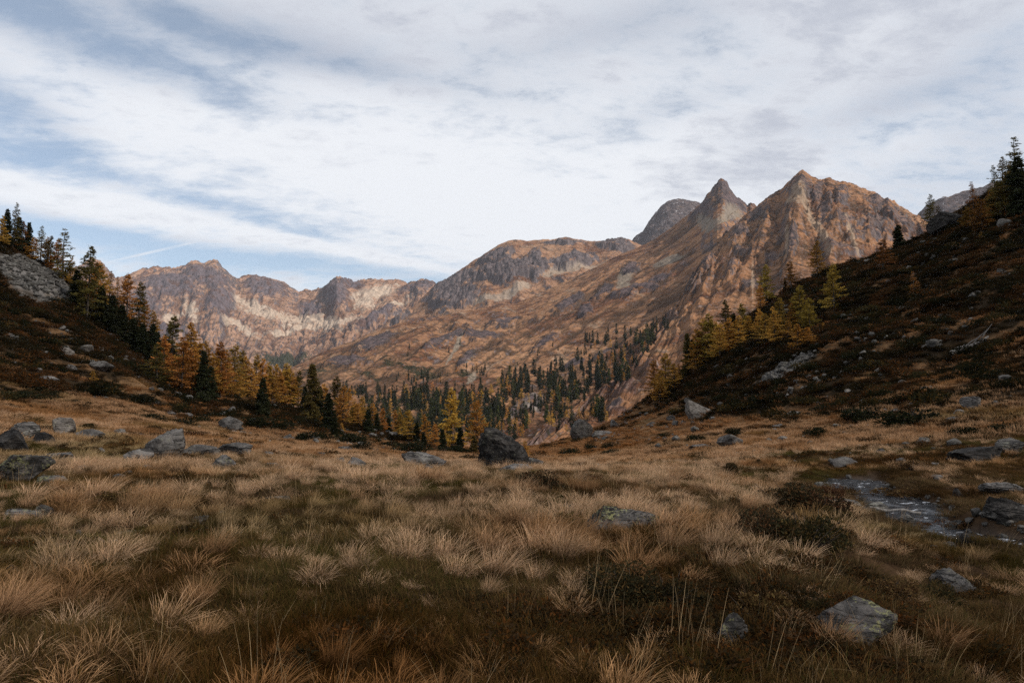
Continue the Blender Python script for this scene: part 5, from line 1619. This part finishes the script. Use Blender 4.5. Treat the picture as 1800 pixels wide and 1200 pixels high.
# ------------------------------------------------------------------ ground cover nobody could count: grass, heath, scree, gravel
def tuft(seed, nbl, R, L0, L1, width, segs, spread, lean, tip, root_c, under):
    """a bunch of bent blades; spread 0 upright .. 1 lying"""
    rg = np.random.default_rng(seed)
    a = rg.uniform(0, 2 * np.pi, nbl); r = R * np.sqrt(rg.random(nbl))
    bx, by = r * np.cos(a), r * np.sin(a)
    out = np.clip(0.25 + spread * (0.35 + 0.9 * r / R) + rg.normal(size=nbl) * 0.18, 0.02, 1.45)  # angle from vertical at the tip
    ad = a + rg.normal(size=nbl) * 0.9
    L = rg.uniform(L0, L1, nbl)
    t = np.linspace(0, 1, segs + 1)
    kink = np.where(rg.random(nbl) < 0.22, rg.uniform(0.5, 1.5, nbl), 0.0); kat = rg.uniform(0.3, 0.7, nbl)
    ang_ = out[:, None] * (0.25 + 0.85 * t[None, :]) + kink[:, None] * (t[None, :] > kat[:, None])
    st_ = L[:, None] / segs
    hx = np.concatenate([np.zeros((nbl, 1)), np.cumsum(np.sin(ang_[:, :-1]) * st_, 1)], 1)
    hz = np.concatenate([np.zeros((nbl, 1)), np.cumsum(np.cos(ang_[:, :-1]) * st_, 1)], 1)
    X = bx[:, None] + hx * np.cos(ad)[:, None] + lean * (t ** 1.5)[None, :] * L[:, None]
    Y = by[:, None] + hx * np.sin(ad)[:, None]
    Z = hz - 0.02
    fa = rg.uniform(0, 2 * np.pi, nbl)
    wd = width * rg.uniform(0.6, 1.3, nbl)[:, None] * (1 - 0.8 * t ** 1.4)[None, :] * 0.5
    wx, wy = np.cos(fa)[:, None] * wd, np.sin(fa)[:, None] * wd
    V = np.stack([np.stack([X - wx, Y - wy, Z], -1), np.stack([X + wx, Y + wy, Z], -1)], 2).reshape(-1, 3)
    n_ = segs + 1
    k = np.arange(nbl)[:, None] * n_ * 2 + np.arange(segs)[None, :] * 2
    f = np.stack([k, k + 1, k + 3, k + 2], -1).reshape(-1, 4)
    per = rg.uniform(0.72, 1.25, nbl)
    isu = rg.random(nbl) < 0.16
    tipc = np.where(isu[:, None], np.array(under), np.array(tip))
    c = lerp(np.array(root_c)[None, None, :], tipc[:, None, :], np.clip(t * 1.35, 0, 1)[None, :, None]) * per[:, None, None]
    c = np.repeat(c[:, :, None, :], 2, 2).reshape(-1, 3)
    return V, f, c


STRAW, STRAWR, OLIVE = (0.78, 0.51, 0.305), (0.085, 0.048, 0.022), (0.22, 0.14, 0.052)  # root colour: brown thatch, darkened further to paint shade inside the tussocks
PROTO = {}


def proto_collection(name, meshes):
    c = bpy.data.collections.new(name)
    for i, me in enumerate(meshes):
        o = bpy.data.objects.new('%s_%02d' % (name, i), me); c.objects.link(o)
    return c


big = []
for q, (nb0, R0, L0, L1, w0, sp0, ln0) in enumerate(((420, .13, .10, .27, .0042, 0.9, .16), (360, .14, .08, .22, .0046, 1.35, .20), (300, .10, .14, .32, .0038, 0.6, .26), (460, .17, .06, .19, .0044, 1.5, .12),
                                                     (260, .11, .10, .30, .0056, 0.8, .30), (380, .15, .07, .24, .0040, 1.15, .05))):
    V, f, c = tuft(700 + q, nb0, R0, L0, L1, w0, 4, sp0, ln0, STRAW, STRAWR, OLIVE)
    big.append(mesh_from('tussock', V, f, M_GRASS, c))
low_ = []
for q in range(4):
    V, f, c = tuft(740 + q, 230, 0.26, 0.04, 0.12, 0.0044, 3, 0.9, 0.12, (0.20, 0.122, 0.058), (0.045, 0.030, 0.015), (0.085, 0.080, 0.028))
    low_.append(mesh_from('turf', V, f, M_GRASS, c))
farT = []
for q in range(4):
    V, f, c = tuft(780 + q, 90, 0.34, 0.10, 0.27, 0.015, 2, 0.9, 0.16, STRAW, STRAWR, OLIVE)
    farT.append(mesh_from('tussock', V, f, M_GRASS, c))
stalk = []
for q in range(2):
    V, f, c = tuft(800 + q, 8, 0.16, 0.28, 0.52, 0.0034, 6, 0.22, 0.22, (0.52, 0.36, 0.19), (0.36, 0.24, 0.12), (0.40, 0.22, 0.09))
    stalk.append(mesh_from('stalk', V, f, M_GRASS, c))
C_GRASSES = proto_collection('grass_kind', big + low_ + farT + stalk)
I_BIG, I_LOW, I_FAR, I_STALK = (0, 6), (6, 4), (10, 4), (14, 2)

hp = []
for q in range(4):
    (v, f, c), _ = shrub_mesh(400 + q, 420, (1, 1, 1), (1.9, 1.25, 0.75), 0.085, 0.75)
    hp.append(mesh_from('heath', v, f, M_GRASS, c))
C_HEATHS = proto_collection('heath_kind', hp)
C_SPRUCES = proto_collection('spruce_kind', VAR[('spruce', 'dark')])
sp_ = [rock_mesh('scree', 500 + q, (1.0, 0.8, 0.6), 2, M_SCREE, 10, 0.05) for q in range(5)]
C_STONES = proto_collection('stone_kind', sp_)


def scatter(name, pos, rot, scl, idx, tint, coll):
    me = bpy.data.meshes.new(name)
    me.vertices.add(len(pos)); me.vertices.foreach_set('co', np.asarray(pos, np.float32).ravel())
    for nm, typ, dat, key in (('rot', 'FLOAT_VECTOR', rot, 'vector'), ('scl', 'FLOAT_VECTOR', scl, 'vector'), ('tint', 'FLOAT_VECTOR', tint, 'vector'), ('pick', 'INT', idx, 'value')):
        at = me.attributes.new(nm, typ, 'POINT')
        at.data.foreach_set(key, np.asarray(dat, np.int32 if typ == 'INT' else np.float32).ravel())
    o = link(name, me)
    tree = bpy.data.node_groups.new(name + '_scatter', 'GeometryNodeTree')
    tree.interface.new_socket('Geometry', in_out='INPUT', socket_type='NodeSocketGeometry')
    tree.interface.new_socket('Geometry', in_out='OUTPUT', socket_type='NodeSocketGeometry')
    gi = tree.nodes.new('NodeGroupInput'); go = tree.nodes.new('NodeGroupOutput')
    ip = tree.nodes.new('GeometryNodeInstanceOnPoints'); ci = tree.nodes.new('GeometryNodeCollectionInfo')
    ci.inputs['Collection'].default_value = coll; ci.inputs['Separate Children'].default_value = True; ci.inputs['Reset Children'].default_value = True

    def att(nm, typ):
        a = tree.nodes.new('GeometryNodeInputNamedAttribute'); a.data_type = typ; a.inputs['Name'].default_value = nm
        return a.outputs['Attribute']
    l = tree.links
    l.new(gi.outputs[0], ip.inputs['Points']); l.new(ci.outputs[0], ip.inputs['Instance'])
    ip.inputs['Pick Instance'].default_value = True
    l.new(att('pick', 'INT'), ip.inputs['Instance Index'])
    l.new(att('rot', 'FLOAT_VECTOR'), ip.inputs['Rotation']); l.new(att('scl', 'FLOAT_VECTOR'), ip.inputs['Scale'])
    l.new(ip.outputs[0], go.inputs[0])
    md = o.modifiers.new('scatter', 'NODES'); md.node_group = tree
    return o


def eul(yaw, tx, ty):
    """Euler angles of a turn by yaw followed by a lean towards (tx, ty)"""
    c, s_ = np.cos(yaw), np.sin(yaw)
    # small-lean rotation: up vector goes to (tx, ty, 1)
    L = np.sqrt(tx * tx + ty * ty + 1); ux, uy, uz = tx / L, ty / L, 1 / L
    vx, vy = -uy, ux                                   # axis = z x u
    k = 1 / (1 + uz)
    R = np.empty((len(yaw), 3, 3))
    R[:, 0, 0] = uz + k * vx * vx; R[:, 0, 1] = k * vx * vy; R[:, 0, 2] = vy
    R[:, 1, 0] = k * vx * vy; R[:, 1, 1] = uz + k * vy * vy; R[:, 1, 2] = -vx
    R[:, 2, 0] = -vy; R[:, 2, 1] = vx; R[:, 2, 2] = uz
    Z = np.zeros_like(R); Z[:, 0, 0] = c; Z[:, 0, 1] = -s_; Z[:, 1, 0] = s_; Z[:, 1, 1] = c; Z[:, 2, 2] = 1
    M = R @ Z
    return np.stack([np.arctan2(M[:, 2, 1], M[:, 2, 2]), -np.arcsin(np.clip(M[:, 2, 0], -1, 1)), np.arctan2(M[:, 1, 0], M[:, 0, 0])], 1)


def ring(n_, r0, r1, rg, half_az=1.0):
    n_ = int(n_ * half_az / 0.76)
    a = rg.uniform(-half_az, half_az, n_); r = np.sqrt(rg.uniform(r0 * r0, r1 * r1, n_))
    return r * np.sin(a), r * np.cos(a)


def clear_of_rocks(x, y, grow=1.0):
    ok = np.ones(len(x), bool)
    for (qx, qy, qw, qd) in RS:
        ok &= ((x - qx) / (qw * grow + 0.03)) ** 2 + ((y - qy) / (qd * grow + 0.03)) ** 2 > 1
    d, _ = stream_dist(x, y)
    return ok & (d > 0.78)


rg = np.random.default_rng(404)
P_, R__, S_, I_, T_ = [], [], [], [], []


def put(x, y, scale, idx, tint, lean=(0.10, 0.0), jit=0.12, yawr=0.6, zs=None):
    z = ground_z(x, y); n_ = len(x)
    P_.append(np.stack([x, y, z], 1))
    R__.append(eul(rg.normal(size=n_) * yawr, lean[0] + rg.normal(size=n_) * jit, lean[1] + rg.normal(size=n_) * jit))
    zs = 1.0 if zs is None else zs
    S_.append(np.stack([scale, scale, scale * zs], 1)); I_.append(idx); T_.append(tint)


def grass_tint(x, y, n_):
    a = fbm(x / 2.2, y / 2.2, 3, 900); b = fbm(x / 9.0, y / 9.0, 3, 910); r = np.hypot(x, y)
    t = np.ones((n_, 3)) * rg.uniform(0.75, 1.2, n_)[:, None]
    t = t * lerp(np.array([1, 1, 1.0]), np.array([0.61, 0.51, 0.40]), sstep(-0.1, 0.5, a)[:, None])
    t = t * lerp(np.array([1, 1, 1.0]), np.array([0.80, 0.69, 0.53]), sstep(0.1, 0.55, b)[:, None])
    g = sstep(0.30, 0.65, -b * 0.8 + 0.3 * a + 0.25 * sstep(0.5, -4.0, x + 0.3 * y)) * 0.6
    return t * lerp(np.array([1, 1, 1.0]), np.array([0.56, 0.64, 0.42]), g[:, None])


# the forest trees beyond the three hundred largest
if REST:
    n_ = len(REST)
    hh = np.array([q[1] for q in REST])
    o = scatter('forest', [tuple(q[0]) for q in REST], eul(rg.uniform(0, 6, n_), np.zeros(n_), np.zeros(n_)), np.stack([hh, hh, hh], 1), rg.integers(0, 3, n_), np.ones((n_, 3)), C_SPRUCES)
    tag(o, 'smallest dark spruces of the far valley forest', 'forest', kind='stuff')
# near tussocks, clumped: pale crowns with dark hollows between
def heather_bed(x, y):
    """the heathery hollow right of the centre of the foreground"""
    return np.exp(-((x - 1.5) / 1.25) ** 2 - ((y - 5.1) / 1.0) ** 2) + 0.8 * np.exp(-((x - 3.4) / 1.0) ** 2 - ((y - 7.2) / 1.1) ** 2)


def spaced(x, y, gap):
    cell = {}; keep = np.zeros(len(x), bool)
    for i_ in range(len(x)):
        g = gap[i_]; a_, b_ = int(x[i_] // 0.7), int(y[i_] // 0.7); ok = True
        for u_ in (-1, 0, 1):
            for w_ in (-1, 0, 1):
                for (qx, qy) in cell.get((a_ + u_, b_ + w_), ()):
                    if (qx - x[i_]) ** 2 + (qy - y[i_]) ** 2 < g * g:
                        ok = False; break
                if not ok: break
            if not ok: break
        if ok:
            keep[i_] = True; cell.setdefault((a_, b_), []).append((x[i_], y[i_]))
    return keep


x, y = ring(90000, 2.4, 44, rg)
right_wet = sstep(2.0, 8.0, x - 0.28 * y) * sstep(8, 13, y)      # the damp right meadow is shorter
clump = fbm(x / 3.2, y / 3.2, 3, 930)
k = clear_of_rocks(x, y) & (rg.random(len(x)) > right_wet * 0.8) & (rg.random(len(x)) > heather_bed(x, y) * 0.92) & (stream_dist(x, y)[0] > 1.5) & (clump > -0.30 + 0.15 * rg.normal(size=len(x)))
x, y = x[k], y[k]; clump = clump[k]
k = spaced(x, y, np.clip(0.29 - 0.16 * clump + 0.10 * rg.random(len(x)), 0.17, 0.5))
x, y, clump = x[k], y[k], clump[k]
sc = rg.uniform(0.55, 1.35, len(x)) * np.clip(0.95 + 0.6 * clump, 0.55, 1.5) * lerp(1.0, 0.7, sstep(2.0, 8.0, x - 0.28 * y) * sstep(8, 13, y))
sc = sc * lerp(0.78, 1.0, sstep(3.0, 7.0, np.hypot(x, y)))
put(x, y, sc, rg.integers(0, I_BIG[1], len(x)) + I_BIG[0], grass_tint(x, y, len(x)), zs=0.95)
# turf between them
x, y = ring(26000, 1.5, 34, rg)
k = clear_of_rocks(x, y, 0.9) & (rg.random(len(x)) > heather_bed(x, y) * 0.85); x, y = x[k], y[k]
t = grass_tint(x, y, len(x)) * lerp(np.array([1, 1, 1.0]), np.array([0.70, 0.86, 0.55]), sstep(-0.1, 0.5, fbm(x / 4, y / 4, 3, 950) + 0.5 * sstep(9, 5, y) * sstep(0.0, -1.5, x))[:, None])
put(x, y, rg.uniform(0.7, 1.3, len(x)), rg.integers(0, I_LOW[1], len(x)) + I_LOW[0], t)
x, y = ring(2600, 1.6, 8.5, rg)
k = clear_of_rocks(x, y, 0.9) & (rg.random(len(x)) > heather_bed(x, y) * 0.85); x, y = x[k], y[k]
put(x, y, rg.uniform(0.7, 1.4, len(x)), rg.integers(0, I_LOW[1], len(x)) + I_LOW[0], grass_tint(x, y, len(x)) * np.array([0.9, 0.9, 0.75]))
# lone stalks
x, y = ring(420, 2.2, 14, rg)
k = clear_of_rocks(x, y); x, y = x[k], y[k]
put(x, y, rg.uniform(0.6, 1.1, len(x)), rg.integers(0, I_STALK[1], len(x)) + I_STALK[0], np.ones((len(x), 3)) * rg.uniform(0.7, 1.1, len(x))[:, None], jit=0.2, yawr=2.0)
# meadow farther out and straw on the slopes
x, y = ring(24000, 30, 60, rg)
k = clear_of_rocks(x, y) & (rg.random(len(x)) > heath_mask(x, y) * 0.85) & (fbm(x / 1.6, y / 1.6, 3, 925) > -0.25); x, y = x[k], y[k]
put(x, y, rg.uniform(0.7, 1.25, len(x)), rg.integers(0, I_FAR[1], len(x)) + I_FAR[0], grass_tint(x, y, len(x)) * np.array([0.86, 0.78, 0.70]))
x, y = ring(30000, 58, 152, rg)
k = clear_of_rocks(x, y) & (rg.random(len(x)) > heath_mask(x, y) * 0.93) & (scree_mask(x, y) < 0.3); x, y = x[k], y[k]
put(x, y, rg.uniform(1.0, 2.0, len(x)), rg.integers(0, I_FAR[1], len(x)) + I_FAR[0], grass_tint(x, y, len(x)) * np.array([0.72, 0.56, 0.42]), zs=0.7)
o = scatter('grass', np.vstack(P_), np.vstack(R__), np.vstack(S_), np.concatenate(I_), np.vstack(T_), C_GRASSES)
tag(o, 'straw coloured tussock grass covering the meadow', 'grass', kind='stuff')

# dwarf-shrub heath on the two slopes and creeping between the tussocks
P_, R__, S_, I_, T_ = [], [], [], [], []
x, y = ring(42000, 26, 152, rg)
k = clear_of_rocks(x, y, 1.1) & (rg.random(len(x)) < heath_mask(x, y)) & (scree_mask(x, y) < 0.35); x, y = x[k], y[k]
r = np.hypot(x, y)
a = fbm(x / 5, y / 5, 3, 960)
t = lerp(np.array([0.021, 0.019, 0.011]), np.array([0.054, 0.032, 0.016]), sstep(-0.1, 0.5, a)[:, None]) * rg.uniform(0.6, 1.4, len(x))[:, None]
put(x, y, rg.uniform(0.7, 1.7, len(x)) * np.clip(r / 80, 0.6, 1.3), rg.integers(0, 4, len(x)), t, lean=(0, 0), yawr=2, zs=0.62)
x, y = ring(9000, 45, 150, rg)
k = clear_of_rocks(x, y, 1.1) & (rg.random(len(x)) < heath_mask(x, y) * 0.55) & (scree_mask(x, y) < 0.3) & (fbm(x / 5, y / 5, 3, 962) > 0.0); x, y = x[k], y[k]
cc_ = rg.random(len(x))[:, None]
t = np.where(cc_ < 0.45, np.array([0.014, 0.016, 0.009]), np.where(cc_ < 0.75, np.array([0.052, 0.030, 0.014]), np.array([0.036, 0.032, 0.015]))) * rg.uniform(0.7, 1.4, len(x))[:, None]
put(x, y, rg.uniform(1.4, 3.0, len(x)), rg.integers(0, 4, len(x)), t, lean=(0, 0), yawr=2, zs=0.75)
x, y = ring(12000, 2.2, 62, rg)
x2, y2 = rg.normal(size=420) * 1.0 + 1.5, rg.normal(size=420) * 0.8 + 5.1
x3, y3 = rg.normal(size=260) * 0.8 + 3.4, rg.normal(size=260) * 0.9 + 7.2
x, y = np.concatenate([x, x2, x3]), np.concatenate([y, y2, y3])
k = clear_of_rocks(x, y, 1.1) & (np.hypot(x, y) > 2.6) & (0.9 * heather_bed(x, y) + fbm(x / 2.4, y / 2.4, 3, 970) + 0.3 * fbm(x / 9, y / 9, 2, 971) > 0.21 + 0.06 * sstep(25, 40, np.hypot(x, y))); x, y = x[k], y[k]
t = lerp(np.array([0.036, 0.028, 0.014]), np.array([0.075, 0.042, 0.020]), rg.random(len(x))[:, None] ** 1.6) * lerp(1.0, 0.72, np.clip(heather_bed(x, y), 0, 1))[:, None]
put(x, y, rg.uniform(0.25, 0.55, len(x)) * np.clip(np.hypot(x, y) / 20, 0.8, 1.7), rg.integers(0, 4, len(x)), t, lean=(0, 0), yawr=2, zs=0.7)
o = scatter('heath', np.vstack(P_), np.vstack(R__), np.vstack(S_), np.concatenate(I_), np.vstack(T_), C_HEATHS)
tag(o, 'dark dwarf shrub heath covering both slopes', 'heath', kind='stuff')

# scree, slope rubble, gravel of the stream
P_, R__, S_, I_, T_ = [], [], [], [], []
x, y = ring(60000, 55, 152, rg)
m = scree_mask(x, y) + 0.25 * fbm(x / 3, y / 3, 3, 980)
k = m > 0.42; x, y, m = x[k], y[k], m[k]
put(x, y, np.clip(np.exp(rg.normal(size=len(x)) * 0.65) * 0.42, 0.1, 1.25), rg.integers(0, 5, len(x)), np.ones((len(x), 3)), lean=(0, 0), jit=0.4, yawr=3)
o = scatter('scree', np.vstack(P_), np.vstack(R__), np.vstack(S_), np.concatenate(I_), np.vstack(T_), C_STONES)
tag(o, 'fans of pale scree stones on the dark slopes', 'scree', kind='stuff')
P_, R__, S_, I_, T_ = [], [], [], [], []
x, y = ring(12000, 12, 150, rg)
m = fbm(x / 14, y / 14, 3, 990) + 0.5 * fbm(x / 4, y / 4, 3, 991)
k = (m > 0.14) & (np.abs(np.arctan2(x, y)) > 0.12); x, y = x[k], y[k]
put(x, y, np.exp(rg.normal(size=len(x)) * 0.5) * 0.30 * np.clip(np.hypot(x, y) / 70, 0.4, 1.3), rg.integers(0, 5, len(x)), np.ones((len(x), 3)), lean=(0, 0), jit=0.3, yawr=3)
o = scatter('rubble', np.vstack(P_), np.vstack(R__), np.vstack(S_), np.concatenate(I_), np.vstack(T_), C_STONES)
tag(o, 'scattered small stones sunk in heath and grass', 'rubble', kind='stuff')
P_, R__, S_, I_, T_ = [], [], [], [], []
tt = rg.uniform(0, len(STREAM) - 1.001, 2200); i0 = tt.astype(int); fr = tt - i0
c0 = STREAM[i0] * (1 - fr)[:, None] + STREAM[i0 + 1] * fr[:, None]
off = rg.normal(size=(len(tt), 2)) * 0.55
x, y = c0[:, 0] + off[:, 0], c0[:, 1] + off[:, 1]
d, _ = stream_dist(x, y)
k = (np.abs(d - 0.62) < 0.24) | (rg.random(len(x)) < 0.06)
k &= (d < 1.0); x, y = x[k], y[k]
put(x, y, np.exp(rg.normal(size=len(x)) * 0.5) * 0.10, rg.integers(0, 5, len(x)), np.ones((len(x), 3)), lean=(0, 0), jit=0.3, yawr=3)
o = scatter('gravel', np.vstack(P_), np.vstack(R__), np.vstack(S_), np.concatenate(I_), np.vstack(T_), C_STONES)
tag(o, 'grey gravel along the edges of the stream', 'gravel', kind='stuff')

# ------------------------------------------------------------------ the air of the valley: thin even haze round everything
hm_, n, out = new_mat('haze_air')
pvn = n.node('ShaderNodeVolumePrincipled')
pvn.inputs['Color'].default_value = (0.80, 0.86, 0.95, 1); pvn.inputs['Density'].default_value = 2.3e-5
n.l.new(pvn.outputs[0], out.inputs['Volume'])
v = np.array([(a, b, c) for a in (-4900.0, 3600.0) for b in (-420.0, 8300.0) for c in (-400.0, 1420.0)])
f = np.array([[0, 1, 3, 2], [4, 6, 7, 5], [0, 4, 5, 1], [2, 3, 7, 6], [0, 2, 6, 4], [1, 5, 7, 3]])
tag(link('haze', mesh_from('haze', v, f, hm_, smooth=False)), 'thin blue haze filling the valley air', 'haze', kind='stuff')
